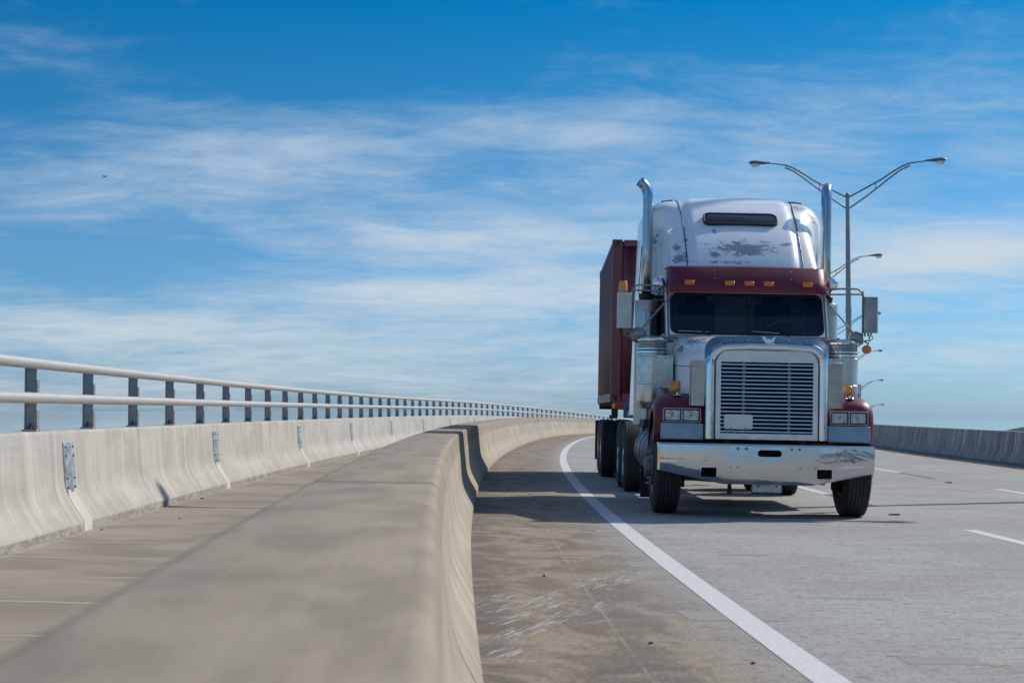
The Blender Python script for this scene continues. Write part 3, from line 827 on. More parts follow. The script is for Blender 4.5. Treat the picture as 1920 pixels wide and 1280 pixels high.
# ------------------------------------------------------------------ speed sign
ps = C(94.0, 14.98, 0)
sign = thing('speed_limit_sign', 'white speed limit sign on a post, half hidden behind the chrome air cleaner', 'road sign', ps, (0, 0, -heading(94)))
zc = 2.22 - ps.z + 0.02
b = MB(); b.prism(rrect(0.76, 0.92, 0.05, 4, 0, zc), 'y', 0, 0.006); pn = b.build('sign_panel', M['signw'], sign)
b = MB()
o_ = rrect(0.735, 0.895, 0.045, 4, 0, zc); i_ = rrect(0.70, 0.86, 0.035, 4, 0, zc); n = len(o_)
vs = [(x, -0.003, z) for x, z in o_] + [(x, -0.003, z) for x, z in i_]
b.add(vs, [(k, (k + 1) % n, n + (k + 1) % n, n + k) for k in range(n)]); b.build('border', M['blackp'], pn, fix=False)
text('lettering', 'SPEED', 0.17, M['blackp'], pn, (0, -0.004, zc + 0.33), width=1.15, bold=0.006)
text('lettering', 'LIMIT', 0.17, M['blackp'], pn, (0, -0.004, zc + 0.15), width=1.15, bold=0.006)
text('lettering', '50', 0.46, M['blackp'], pn, (0, -0.004, zc - 0.17), width=1.1, bold=0.012)
b = MB(); b.tube([(0, 0.04, 0), (0, 0.04, zc + 0.4)], 0.03, 10); b.build('post', M['pole'], sign)

# ------------------------------------------------------------------ bird, pavement markers, litter
b = MB()
b.loft([[(0.02 * math.cos(a) * s, y, 0.025 * math.sin(a) * s) for a in [2 * PI * k / 8 for k in range(8)]] for (y, s) in ((-0.22, 0.2), (-0.15, 1.2), (0, 2.0), (0.15, 1.4), (0.3, 0.3))])
bird = b.build('bird', M['bird']); bird.location = (-30.5, 120, 18.7); bird.rotation_euler = (0, 0, R(60)); bird.scale = (0.75, 0.75, 0.75)
tag(bird, 'small dark bird gliding with spread wings high on the left over the railing', 'bird')
for s in (-1, 1):
    b = MB(); b.loft([[(s * 0.02, -0.06, 0.02), (s * 0.02, 0.10, 0.02), (s * 0.02, 0.02, 0.035)], [(s * 0.22, -0.09, 0.11), (s * 0.22, 0.06, 0.11), (s * 0.22, 0, 0.122)], [(s * 0.46, 0.02, 0.05), (s * 0.46, 0.06, 0.05), (s * 0.46, 0.04, 0.055)]])
    b.build('wing', M['bird'], bird)
def marker(u, w, label):
    b = MB(); b.prism([(-0.05, 0.0), (0.05, 0.0), (0.03, 0.022), (-0.03, 0.022)], 'x', -0.055, 0.055)
    o = b.build('pavement_marker', M['mirrorback']); o.location = C(u, w, 0.001); o.rotation_euler = (0, 0, -heading(u))
    b = MB(); b.add([(-0.05, -0.0515, 0.003), (0.05, -0.0515, 0.003), (0.05, -0.0325, 0.0215), (-0.05, -0.0325, 0.0215)], [(0, 1, 2, 3)]); b.build('reflector', M['red'], o)
    tag(o, label, 'road marker', 'red pavement markers between the lane dashes')
marker(19.1, 5.0, 'low red reflective marker on the road right of the front tyre, nearest of the markers')
marker(29.3, 8.38, 'low red reflective marker farther up the road between the far lane dashes')
rr = random.Random(4)
def pebble(u, w, s, label, m_='black', nm='litter_scrap'):
    s *= 0.62
    b = MB(); n = 7
    top = [(s * (0.3 + 0.9 * rr.random()) * math.cos(2 * PI * k / n) * 1.1, s * (0.5 + 0.5 * rr.random()) * math.sin(2 * PI * k / n), s * (0.3 + 0.6 * rr.random())) for k in range(n)]
    bot = [(x * 1.15, y * 1.15, 0) for x, y, z in top]
    b.loft([bot, top]); o = b.build(nm, M[m_]); o.location = C(u, w, 0.001); o.rotation_euler = (0, 0, rr.random() * 3)
    tag(o, label, 'litter', 'small scraps lying on the road and path')
pebble(8.0, 0.88, 0.022, 'black scrap on the brown shoulder beside the white line at the bottom edge')
pebble(11.2, 0.52, 0.02, 'dark scrap on the shoulder just above the white scrape marks')
pebble(7.4, 1.28, 0.02, 'dark pebble close to the white line near the bottom edge')
pebble(23.2, 0.45, 0.03, 'dark scrap on the sunlit shoulder between the two truck shadows')
pebble(22.2, 0.75, 0.025, 'small dark crumb between the two truck shadows, nearer the white line')
pebble(10.3, -3.05, 0.03, 'dark scrap on the path nearest the left edge')
pebble(14.6, -3.3, 0.02, 'dark crumb on the path below the first steel cover plate')
pebble(19.7, -3.3, 0.03, 'tiny blue scrap on the path beside the parapet foot', 'blueb')
pebble(16.2, -2.9, 0.02, 'dark crumb on the path in front of the lamp shadow')

# ------------------------------------------------------------------ the truck
XT, YT = 2.845, 18.0
tr = thing('semi_truck', 'white and maroon semi truck with chrome bumper, louvred grille and tall sleeper on the road', 'truck',
           (XT, YT, 0.0), (0, 0.02, -0.008))

def ring(b, outer, inner, f0, f1):
    """frame between two 2D outlines; f0/f1 map 2D to 3D for front and back"""
    n = len(outer)
    vs = [f0(p) for p in outer] + [f0(p) for p in inner] + [f1(p) for p in outer] + [f1(p) for p in inner]
    fs = []
    for k in range(n):
        j = (k + 1) % n
        fs += [(k, j, n + j, n + k), (2 * n + j, 2 * n + k, 3 * n + k, 3 * n + j), (j, k, 2 * n + k, 2 * n + j), (n + k, n + j, 3 * n + j, 3 * n + k)]
    b.add(vs, fs)

# --- bumper
def bump_sec(x):
    a = abs(x)
    t = max(0, min(1, (a - 0.52) / 0.68))
    y = 0.0 + 0.085 * t ** 1.3
    zb = 0.375 + (0.14 * max(0, (a - 0.50) / 0.70)); zt = 0.825
    if a > 1.20: y = 0.085 + (a - 1.20) * 4
    pts = [(y + 0.09, zt - 0.005), (y + 0.02, zt), (y, zt - 0.02), (y - 0.006, (zt + zb) / 2), (y, zb + 0.07), (y + 0.035, zb), (y + 0.06, zb + 0.004)]
    back = [(p[0] + 0.012, p[1] - (0.008 if i < 2 else 0)) for i, p in enumerate(pts)][::-1]
    return [(x, p[0], p[1]) for p in pts + back]
b = MB()
xs = [-1.225, -1.215, -1.20, -1.1, -0.95, -0.8, -0.65, -0.55, -0.50, -0.3, 0, 0.3, 0.50, 0.55, 0.65, 0.8, 0.95, 1.1, 1.20, 1.215, 1.225]
b.loft([bump_sec(x) for x in xs])
bumper = b.build('bumper', M['bumper'], tr, angle=28)
c = MB(); c.prism(rrect(0.27, 0.075, 0.036, 6, 0.015, 0.725), 'y', -0.2, 0.3); cut(bumper, c)
for x in (-0.66, 0.63):
    c = MB(); c.prism(rrect(0.17, 0.105, 0.012, 2, x, 0.505), 'y', -0.2, 0.3); cut(bumper, c)
b = MB()
for x in (-0.34, -0.245, 0.26, 0.345): b.lathe([(0.016, 0), (0.016, -0.008), (0.008, -0.01)], (x, -0.002, 0.775 - 0.0 * x), 'y', 10)
for x in (-0.42, -0.34, 0.355, 0.52): b.lathe([(0.010, 0.0), (0.009, -0.006)], (x, -0.003, 0.565), 'y', 8)
b.build('bumper_bolt', M['rod'], bumper)
b = MB(); b.prism([(-1.19, 0.36), (-0.5, 0.36), (0.5, 0.36), (1.19, 0.36), (1.19, 0.5), (-1.19, 0.5)], 'z', 0.845, 0.875)
b.box((0, 0.35, 0.62), (1.1, 0.04, 0.40)); b.box((-0.66, 0.22, 0.505), (0.3, 0.02, 0.16)); b.box((0.63, 0.22, 0.505), (0.3, 0.02, 0.16)); b.box((0.05, 0.16, 0.725), (0.05, 0.04, 0.09))
b.build('bumper_bracket', M['void'], bumper)
b = MB(); b.prism([(0.04, 0.39), (0.16, 0.39), (0.17, 0.28), (0.10, 0.265), (0.03, 0.29)], 'x', -0.17, 0.16); skid = b.build('skid_plate', M['alud'], tr, bevel=0.006)
for x in (-0.10, 0.10):
    b = MB(); b.lathe([(0.012, 0.0), (0.010, -0.006)], (x, 0.036, 0.36), 'y', 8); b.build('skid_plate_bolt', M['bolt'], skid)
b = MB(); b.tube([(-0.39, 0.3, 0.45), (-0.39, 0.3, 0.25)], [0.018, 0.028], 8); b.build('drain_hose', M['black'], tr)

# --- grille
b = MB()
b.box((-0.5475, 0.185, 1.3435), (0.055, 0.03, 0.805)); b.box((0.5475, 0.185, 1.3435), (0.055, 0.03, 0.805)); b.box((0, 0.185, 0.908), (1.15, 0.03, 0.066))
tp_ = [(0.575, 1.746)] + [(0.575 - 0.15 + 0.15 * math.cos(R(a)), 1.725 + 0.15 * math.sin(R(a))) for a in (10, 25, 40, 55, 70, 90)]
tp_ += [(-x, z) for x, z in tp_[::-1]]
b.prism(tp_, 'y', 0.169, 0.199)
grille = b.build('grille', M['grillepanel'], tr, angle=30)
b = MB()
for k in range(18):
    z = 0.965 + 0.0443 * k
    b.prism([(0.160, z - 0.008), (0.163, z + 0.006), (0.172, z + 0.011), (0.200, z + 0.013), (0.202, z + 0.009), (0.176, z + 0.002), (0.170, z - 0.009)], 'x', -0.52, 0.52)
b.build('louvres', M['chrome'], grille, angle=20)
for x in (-0.262, 0.252):
    b = MB(); b.box((x, 0.213, 1.343), (0.022, 0.012, 0.80))
    for k in range(18): b.box((x, 0.190, 0.985 + 0.0443 * k), (0.03, 0.035, 0.014))
    b.build('louvre_brace', M['rod'], grille)
b = MB(); b.box((0, 0.226, 1.343), (1.06, 0.006, 0.83)); b.build('radiator', M['void'], grille)
b = MB()
P0 = [(-0.638, 0.875), (-0.638, 1.3), (-0.638, 1.70)]
cx, cz, rr_ = -0.638 + 0.19, 1.912 - 0.19, 0.19
P0 += [(cx + rr_ * math.cos(R(a)), cz + rr_ * math.sin(R(a))) for a in (165, 150, 135, 120, 105, 90)]
P0 += [(-0.2, 1.926)]
P1 = P0 + [(0.2, 1.926)] + [(-x, z) for x, z in P0[:-1][::-1]]
b.tube([(x, 0.20, z) for x, z in P1], 0.055, 16, True, 1.0, (0, 1, 0))
gf = b.build('grille_surround', M['chrome'], tr, angle=60)
b = MB(); b.prism(rrect(0.32, 0.165, 0.02, 4, -0.32, 1.072), 'y', 0.148, 0.154); lp = b.build('blank_plate', M['plateboard'], grille)
b = MB()
for x in (-0.40, -0.24): b.box((x, 0.150, 0.99), (0.01, 0.02, 0.04))
b.build('plate_clip', M['rod'], lp)

# --- hood
def hood_sec(y, hw, zt, r, zb, crown=0.02):
    pts = [(-hw, zb), (-hw, (zb + zt) / 2)]
    for k in range(9):
        a = R(180 - 90 * k / 8); pts.append((-hw + r + r * math.cos(a), zt - r + r * math.sin(a)))
    for k in range(1, 6):
        x = (-hw + r) + 2 * (hw - r) * k / 6; pts.append((x, zt + crown * (1 - (x / (hw - r)) ** 2)))
    for k in range(9):
        a = R(90 - 90 * k / 8); pts.append((hw - r + r * math.cos(a), zt - r + r * math.sin(a)))
    pts += [(hw, (zb + zt) / 2), (hw, zb)]
    return [(x, y, z) for x, z in pts]
b = MB()
b.loft([hood_sec(0.235, 0.64, 1.925, 0.17, 0.9), hood_sec(0.27, 0.665, 1.95, 0.17, 0.9), hood_sec(0.6, 0.73, 2.005, 0.19, 0.95), hood_sec(1.0, 0.81, 2.05, 0.20, 1.0), hood_sec(1.45, 0.88, 2.085, 0.20, 1.1), hood_sec(1.83, 0.93, 2.11, 0.20, 1.1)])
hood = b.build('hood', M['white'], tr, angle=40)
b = MB()
for s in (-1, 1): b.tube([(s * 0.683, 0.35, 1.66), (s * 0.733, 0.6, 1.685), (s * 0.813, 1.0, 1.71), (s * 0.883, 1.45, 1.73), (s * 0.933, 1.82, 1.74)], 0.004, 6)
b.tube([(-0.66, 1.80, 2.145), (-0.45, 1.80, 2.155)], 0.010, 6)
b.build('hood_seam', M['black'], hood)
# deflector
b = MB()
def arch(hw, top, r, drop, n=7):
    q = [(-hw, drop)] + [(-hw + r - r * math.cos(R(90 * k / n)), top - r + r * math.sin(R(90 * k / n))) for k in range(n + 1)]
    q = [(x, z + 0.03 * (1 - (x / hw) ** 2)) for x, z in q] + [(0, top + 0.03)]
    return q + [(-x, z) for x, z in q[:-1][::-1]]
outl = arch(0.70, 2.02, 0.15, 1.78); inn = arch(0.655, 1.94, 0.14, 1.76)
b.loft([[(x, 0.23, z) for x, z in outl], [(x, 0.155, z) for x, z in inn], [(x, 0.165, z) for x, z in inn], [(x, 0.24, z) for x, z in outl]], closed=False)
dfl = b.build('hood_deflector', M['deflector'], tr, angle=50)
b = MB()
for x in (-0.42, -0.22, 0.24, 0.44): b.sphere((x, 0.19, 2.005 - 0.03 * abs(x)), 0.009, 8, 5)
b.build('deflector_screw', M['chrome'], dfl)
b = MB(); b.box((0.01, 0.17, 1.985), (0.07, 0.06, 0.05))
for s in (-1, 1):
    b.prism([(0.01 + s * 0.03, 1.97), (0.01 + s * 0.035, 2.02), (0.01 + s * 0.088, 2.045), (0.01 + s * 0.068, 2.01), (0.01 + s * 0.05, 1.965)], 'y', 0.13, 0.15)
b.build('hood_ornament', M['chrome'], tr, bevel=0.006)

# --- air shields beside the grille
for s in (-1, 1):
    b = MB(); b.box((0, 0, 0), (0.155, 0.012, 0.515), ('Z', s * R(14))); b.box((s * 0.082, 0.03, 0), (0.01, 0.06, 0.515), ('Z', s * R(14)))
    o = b.build('bug_shield', M['alud'], tr, bevel=0.004); o.location = (s * 0.775, 0.22, 1.50)

# --- fenders
FP = [(0.30, 0.865), (0.275, 0.98), (0.27, 1.10), (0.275, 1.20), (0.30, 1.275), (0.36, 1.335), (0.46, 1.375), (0.60, 1.39), (0.78, 1.375), (0.95, 1.335), (1.10, 1.26), (1.22, 1.15), (1.31, 1.02), (1.36, 0.88), (1.38, 0.78)]
def fender_point(p, d):
    c = Vector((0.78, 0.72)); q = Vector(p); v = (c - q); L = v.length
    return q + v / L * d
for s in (-1, 1):
    b = MB(); secs = []
    for x, d in ((0.66, 0.0), (0.80, 0.0), (1.0, 0.004), (1.10, 0.014), (1.17, 0.035), (1.215, 0.07), (1.242, 0.115), (1.252, 0.16), (1.252, 0.21)):
        secs.append([(s * x, *fender_point(p, d)) for p in FP])
    b.loft(secs, closed=False)
    fen = b.build('fender', M['maroon'], tr, angle=60, solid=0.012)
    if s > 0:
        for p in fen.data.polygons: pass
    # headlight unit
    x0 = s * 0.945
    b = MB(); ring(b, rrect(0.43, 0.160, 0.02, 3, x0, 1.134), rrect(0.408, 0.138, 0.012, 3, x0, 1.134), lambda p: (p[0], 0.245, p[1]), lambda p: (p[0], 0.30, p[1]))
    b.box((x0, 0.262, 1.134), (0.016, 0.03, 0.135))
    bz = b.build('headlight_bezel', M['alud'], fen, bevel=0.003)
    b = MB(); b.box((x0, 0.295, 1.134), (0.42, 0.02, 0.15)); b.build('headlight_housing', M['void'], fen)
    for dx in (-0.105, 0.105):
        b = MB(); b.prism(rrect(0.182, 0.122, 0.012, 3, x0 + dx, 1.134), 'y', 0.256, 0.262)
        hl_ = b.build('headlight', M['lampglass'], fen)
        b = MB()
        secs = []
        for (k, yy) in ((1.0, 0.264), (0.8, 0.276), (0.45, 0.284), (0.1, 0.285)):
            secs.append([(x, yy, z) for x, z in rrect(0.178 * k, 0.118 * k, 0.012 * k, 3, x0 + dx, 1.134)])
        b.loft(secs, closed=True, cap=True); b.sphere((x0 + dx, 0.272, 1.134), 0.022, 10, 6)
        b.build('reflector', M['lampmirror'], hl_)
        b = MB(); ring(b, rrect(0.19, 0.13, 0.014, 3, x0 + dx, 1.134), rrect(0.172, 0.112, 0.010, 3, x0 + dx, 1.134), lambda p: (p[0], 0.250, p[1]), lambda p: (p[0], 0.262, p[1]))
        b.build('lamp_rim', M['black'], hl_)
    b = MB(); b.prism([(0.215, 0.865), (0.235, 0.855), (0.262, 0.86), (0.262, 1.045), (0.232, 1.045), (0.222, 1.0)], 'x', x0 - 0.24, x0 + 0.24)
    pn = b.build('headlight_panel', M['panel'], fen, bevel=0.004)
    b = MB()
    for dx in (-0.22, 0.22): b.sphere((x0 + dx, 0.214, 0.885), 0.007, 6, 4)
    b.build('screw', M['bolt'], pn)
    # turn signal
    b = MB(); b.box((s * 0.998, 0.60, 1.462), (0.125, 0.07, 0.125)); b.box((s * 0.998, 0.62, 1.39), (0.04, 0.04, 0.04))
    ts = b.build('turn_signal', M['amber'] if s < 0 else M['alud'], fen, bevel=0.008)
    b = MB(); b.lathe([(0.053, 0.0), (0.053, -0.012), (0.045, -0.022), (0.02, -0.026)], (s * 0.998, 0.565, 1.462), 'y', 20); b.build('signal_lens', M['ambery'], ts)
    b = MB(); b.lathe([(0.052, 0.0), (0.045, 0.008), (0.012, 0.012), (0.012, 0.03)], (s * 0.985, 0.42, 1.358), 'z', 16); b.build('fender_cap', M['chrome'], fen)

# --- cab
def side_poly():
    return [(1.84, 1.0), (3.14, 1.0), (3.14, 2.95), (2.12, 2.95), (2.10, 2.72), (1.84, 2.13)]
b = MB()
for s in (-1, 1): b.prism(side_poly(), 'x', s * 1.0 - (0.02 if s > 0 else -0.02) , s * 1.0)
b.prism([(-0.98, 2.13), (0.98, 2.13), (0.98, 1.0), (-0.98, 1.0)], 'y', 1.845, 1.865)
b.prism([(2.1, 2.93), (3.12, 2.93), (3.12, 2.95), (2.1, 2.95)], 'x', -0.98, 0.98)
cab = b.build('cab', M['white'], tr)
b = MB(); b.box((-0.005, 2.75, 1.55), (1.90, 1.5, 0.04)); b.box((0, 3.6, 2.2), (1.92, 0.02, 1.5)); 
for s in (-1, 1): b.box((s * 0.965, 2.85, 2.2), (0.02, 1.5, 1.45))
b.box((0, 2.9, 2.905), (1.92, 1.4, 0.02)); b.build('cab_lining', M['void'], cab)
wo_ = Vector((0, 1.835, 2.115)); wu = Vector((0, 0.262, 0.60)).normalized(); wn = Vector((0, -wu.z, wu.y))
def WP(p, off=0.0): return tuple(wo_ + Vector((p[0], 0, 0)) + wu * p[1] + wn * off)
b = MB(); ring(b, rrect(1.99, 0.66, 0.05, 6, 0, 0.31), rrect(1.90, 0.575, 0.10, 6, 0, 0.30), lambda p: WP(p, 0.012), lambda p: WP(p, -0.02))
wf = b.build('windscreen_frame', M['white'], cab, bevel=0.004)
b = MB(); ring(b, rrect(1.90, 0.575, 0.10, 6, 0, 0.30), rrect(1.845, 0.52, 0.085, 6, 0, 0.30), lambda p: WP(p, 0.02), lambda p: WP(p, -0.015))
b.loft([[WP(p, 0.02) for p in ((0.004, 0.045), (0.028, 0.045), (0.028, 0.56), (0.004, 0.56))], [WP(p, -0.01) for p in ((0.004, 0.045), (0.028, 0.045), (0.028, 0.56), (0.004, 0.56))]])
b.build('windscreen_seal', M['skin_trim'], cab, bevel=0.005)
for cx_, w_ in ((-0.463, 0.93), (0.482, 0.90)):
    b = MB(); b.prism(rrect(w_, 0.525, 0.06, 5, cx_, 0.30), 'y', 0, 0.005)
    b.v = [WP((x, z), -y) for x, y, z in b.v]
    b.build('windscreen', M['glass'], cab)
b = MB()
b.box(WP((0, -0.01), 0.012), (1.95, 0.004, 0.022))
for s in (-1, 1): b.loft([[WP((s * 0.972 + dx, t), 0.0135) for t in (-0.01, 0.6)] for dx in (-0.012, 0.012)], closed=False)
for k in range(64): b.sphere(WP((-0.96 + 1.92 * k / 63, -0.01), 0.014), 0.008, 6, 4)
for s in (-1, 1):
    for k in range(9): b.sphere(WP((s * 0.972, 0.05 + 0.065 * k), 0.014), 0.007, 6, 4)
b.build('rivet_strip', M['rod'], cab)
for s, x0, x1, x2 in ((1, -0.88, -0.62, -0.40), (1, 0.05, 0.36, 0.50)):
    b = MB(); b.tube([WP((x0, 0.075), 0.035), WP((x1, 0.085), 0.037), WP((x2, 0.055), 0.035)], 0.008, 6)
    b.tube([WP((x1 - 0.1, 0.085), 0.045), WP((x1 + 0.05, 0.06), 0.05), WP((x1 + 0.18, -0.03), 0.03)], 0.007, 6)
    b.box(WP((x1 + 0.18, -0.035), 0.02), (0.05, 0.05, 0.03)); b.build('wiper', M['black'], cab)
b = MB(); b.tube([WP((-0.85, 0.057), 0.012), WP((-0.45, 0.05), 0.012)], 0.006, 6); b.build('wiper_arm', M['alu'], cab)
b = MB(); b.tube([WP((0.06, 0.067), 0.012), WP((0.4, 0.045), 0.012)], 0.006, 6); b.build('wiper_arm', M['alu'], cab)
# side windows and doors
for s in (-1, 1):
    b = MB(); b.prism([(2.06, 2.15), (2.95, 2.15), (2.95, 2.78), (2.35, 2.78)], 'x', s * 1.001, s * 1.006); sw = b.build('side_window', M['dglass'], cab)
    b = MB()
    for q in ((1.98, 3.04),): b.tube([(s * 1.003, 1.98, 1.05), (s * 1.003, 1.98, 2.10), (s * 1.003, 2.30, 2.84), (s * 1.003, 3.03, 2.84), (s * 1.003, 3.03, 1.05)], 0.006, 6)
    b.build('door_seam', M['skin_trim'], cab)
    b = MB(); b.box((s * 1.03, 2.98, 2.0), (0.04, 0.14, 0.035)); b.tube([(s * 1.06, 3.09, 1.5), (s * 1.06, 3.09, 2.6)], 0.014, 8); b.build('grab_handle', M['chrome'], cab)
# interior
b = MB(); b.box((0, 2.12, 2.06), (1.9, 0.38, 0.12)); b.sphere((0.45, 2.12, 2.12), (0.30, 0.16, 0.07), 14, 8); b.build('dashboard', M['seatm'], cab)
b = MB(); b.box((0.55, 2.03, 2.13), (0.26, 0.2, 0.012), ('Y', R(3))); b.sphere((0.80, 2.06, 2.15), (0.11, 0.1, 0.05), 10, 6); b.box((-0.5, 2.02, 2.128), (0.2, 0.12, 0.012), ('Z', R(12))); b.box((-0.28, 2.03, 2.13), (0.1, 0.1, 0.02), ('Z', R(-12)))
b.build('dashboard_paper', M['paper'], cab)
b = MB(); n = 30
b.tube([(0.50 + 0.225 * math.cos(2 * PI * k / n), 2.30 - 0.10 * math.sin(2 * PI * k / n), 2.15 + 0.19 * math.sin(2 * PI * k / n)) for k in range(n + 1)], 0.016, 8, False)
b.tube([(0.30, 2.36, 2.11), (0.7, 2.36, 2.11)], 0.012, 6); b.tube([(0.5, 2.36, 2.11), (0.5, 2.2, 2.0)], 0.03, 8)
b.build('steering_wheel', M['wheelrim'], cab)
for x in (-0.5, 0.5):
    b = MB(); b.box((x, 2.85, 1.95), (0.5, 0.5, 0.14)); b.box((x, 3.10, 2.30), (0.48, 0.13, 0.62), ('X', R(-8))); b.box((x, 3.13, 2.66), (0.26, 0.1, 0.16)); b.build('seat', M['seatm'], cab, bevel=0.04)
b = MB(); b.box(WP((-0.03, 0.19), -0.04), (0.018, 0.02, 0.04)); b.build('sensor', M['paper'], cab)
# --- visor
def vis(x, dy, top=0.0): return [(x, 1.725 + dy, 2.652), (x, 1.80 + dy, 2.78), (x, 1.93 + dy, 2.965 + top), (x, 1.96 + dy, 2.985 + top)]
b = MB(); b.loft([vis(-0.985, 0.55), vis(-0.985, 0.22), vis(-0.975, 0.11), vis(-0.94, 0.045), vis(-0.86, 0.012), vis(-0.5, 0.0, 0.005), vis(0, -0.012, 0.008), vis(0.5, 0.0, 0.005), vis(0.86, 0.012), vis(0.94, 0.045), vis(0.975, 0.11), vis(0.985, 0.22), vis(0.985, 0.55)], closed=False)
visor = b.build('sun_visor', M['maroon'], tr, angle=50, solid=0.012)
for x in (-0.73, -0.235, 0.005, 0.245, 0.72):
    b = MB(); b.box((0, 0, 0), (0.118, 0.03, 0.056)); o = b.build('marker_light', M['amber'], visor, bevel=0.004); o.location = (x, 1.775, 2.763); o.rotation_euler = (-R(32), 0, 0)
b = MB()
for x in (-0.41, -0.075, 0.195, 0.53):
    for (yy, zz) in ((1.900, 2.93), (1.830, 2.83)): b.sphere((x, yy + 0.004, zz - 0.002), 0.008, 6, 4)
b.build('visor_rivet', M['chrome'], visor)

# --- sleeper with its roof dome
SEC = [(2.00, 2.88, 0.90, 0.04, 2.86), (2.08, 2.97, 0.92, 0.10, 2.86), (2.35, 3.27, 0.925, 0.19, 2.86), (2.62, 3.52, 0.945, 0.25, 2.86), (2.86, 3.705, 0.97, 0.29, 2.86), (2.98, 3.785, 0.99, 0.32, 2.86), (3.08, 3.845, 1.02, 0.33, 2.86), (3.12, 3.87, 1.03, 0.33, 2.86),
       (3.16, 3.89, 1.08, 0.33, 1.12), (3.26, 3.93, 1.14, 0.33, 1.12), (3.48, 3.99, 1.165, 0.32, 1.12), (3.9, 4.02, 1.17, 0.30, 1.12), (4.80, 4.03, 1.17, 0.30, 1.12)]
def dome_sec(y, zt, hw, r, zb):
    base = hood_sec(y, hw, zt, r, zb, 0.035)
    out = []
    for (x, yy, z) in base: out.append((x, yy, z))
    # resample the top densely for the raised centre
    res = []
    for i in range(len(out) - 1):
        a = Vector(out[i]); c_ = Vector(out[i + 1]); m_ = max(1, int((c_ - a).length / 0.07)) if i >= 2 and i < len(out) - 3 else 3
        for k in range(m_): res.append(a.lerp(c_, k / m_))
    res.append(Vector(out[-1])); return res
def resample(pts, n):
    L = [0]
    for i in range(1, len(pts)): L.append(L[-1] + (pts[i] - pts[i - 1]).length)
    o = []
    for k in range(n):
        t = L[-1] * k / (n - 1); j = 0
        while j < len(L) - 2 and L[j + 1] < t: j += 1
        f = (t - L[j]) / max(1e-9, L[j + 1] - L[j]); o.append(pts[j].lerp(pts[j + 1], f))
    return o
def smooth(t): t = max(0, min(1, t)); return t * t * (3 - 2 * t)
secs = []
for S_ in SEC:
    base = hood_sec(S_[0], S_[2], S_[1], S_[3], S_[4], 0.035)
    base = [Vector(p) for p in base]
    if S_[4] < 2:
        for q_, dx_ in ((0, -0.08), (1, -0.05), (-1, 0.08), (-2, 0.05)): base[q_].x += dx_
    side_l = base[:2]; top = base[2:-2]; side_r = base[-2:]
    tp = resample(top, 61)
    s2 = []
    for p in tp:
        k = smooth((0.70 - abs(p.x)) / 0.09) * (1 if S_[0] < 3.4 else max(0, 1 - (S_[0] - 3.4) / 0.5)) * min(1, (S_[0] - 2.0) / 0.15)
        s2.append(p + Vector((0, -0.045, 0.022)) * k)
    secs.append([side_l[0], side_l[0].lerp(tp[0], .5)] + s2 + [side_r[1].lerp(tp[-1], .5), side_r[1]])
def sub(secs, m=3):
    """catmull-rom between stations for a smooth front, kept straight over the step"""
    out = []
    for i in range(len(secs) - 1):
        a = secs[max(i - 1, 0)]; b_ = secs[i]; c_ = secs[i + 1]; d_ = secs[min(i + 2, len(secs) - 1)]
        if i in (7,): out.append(b_); continue
        if i in (6,): d_ = c_
        if i in (8,): a = b_
        for k in range(m):
            t = k / m
            out.append([0.5 * ((2 * q) + (r_ - p) * t + (2 * p - 5 * q + 4 * r_ - s_) * t * t + (3 * q - p - 3 * r_ + s_) * t ** 3) for p, q, r_, s_ in zip(a, b_, c_, d_)])
    out.append(secs[-1]); return out
b = MB(); b.loft(sub(secs)); sleeper = b.build('sleeper', M['white'], tr, angle=38)
# seams of the roof cap
def surf(x, y):
    for i in range(len(SEC) - 1):
        if SEC[i][0] <= y <= SEC[i + 1][0]:
            t = (y - SEC[i][0]) / (SEC[i + 1][0] - SEC[i][0]); zt, hw, r = [SEC[i][k] + (SEC[i + 1][k] - SEC[i][k]) * t for k in (1, 2, 3)]
            a = abs(x); 
            if a > hw - r: return zt - r + math.sqrt(max(0, r * r - (a - hw + r) ** 2))
            return zt + 0.035 * (1 - (a / (hw - r)) ** 2)
for s in (-1, 1):
    b = MB(); pth = []
    for k in range(15):
        y = 2.09 + 1.45 * k / 14; x = s * (0.725 + 0.035 * (k / 14) ** 2 - 0.0)
        pth.append((x, y - 0.006, surf(x, y) + 0.004))
    b.tube(pth, 0.007, 6); b.build('roof_seam', M['skin_trim'], sleeper)
so = Vector((0.0, 2.62, 3.49)); su = Vector((0, 0.24, 0.185)).normalized(); sn = Vector((0, -su.z, su.y))
def SP(p, off): return tuple(so + Vector((p[0], 0, 0)) + su * p[1] + sn * off)
oo = 0.142
def crv(p): return oo - 0.02 * (p[0] / 0.47) ** 2
b = MB(); ring(b, rrect(0.96, 0.27, 0.09, 6, 0, 0.14), rrect(0.92, 0.23, 0.075, 6, 0, 0.14), lambda p: SP(p, crv(p)), lambda p: SP(p, crv(p) - 0.05)); sf = b.build('skylight_frame', M['skin_trim'], sleeper, bevel=0.004)
b = MB(); q = rrect(0.93, 0.24, 0.08, 6, 0, 0.14); b.loft([[SP(p, crv(p) - 0.01) for p in q], [SP((p[0] * .97, 0.14 + (p[1] - 0.14) * .9), crv(p) - 0.006) for p in q]]); b.build('skylight', M['dglass'], sleeper)
b = MB(); b.tube([(s_, 3.5, surf(s_, 3.5) + 0.006) for s_ in (-0.95, -0.8)], 0.012, 6); b.tube([(s_, 3.5, surf(s_, 3.5) + 0.006) for s_ in (0.75, 0.92)], 0.012, 6); b.tube([(1.0, 2.75, 2.95), (1.0, 2.75, 3.24)], 0.004, 5); b.build('antenna', M['black'], sleeper)
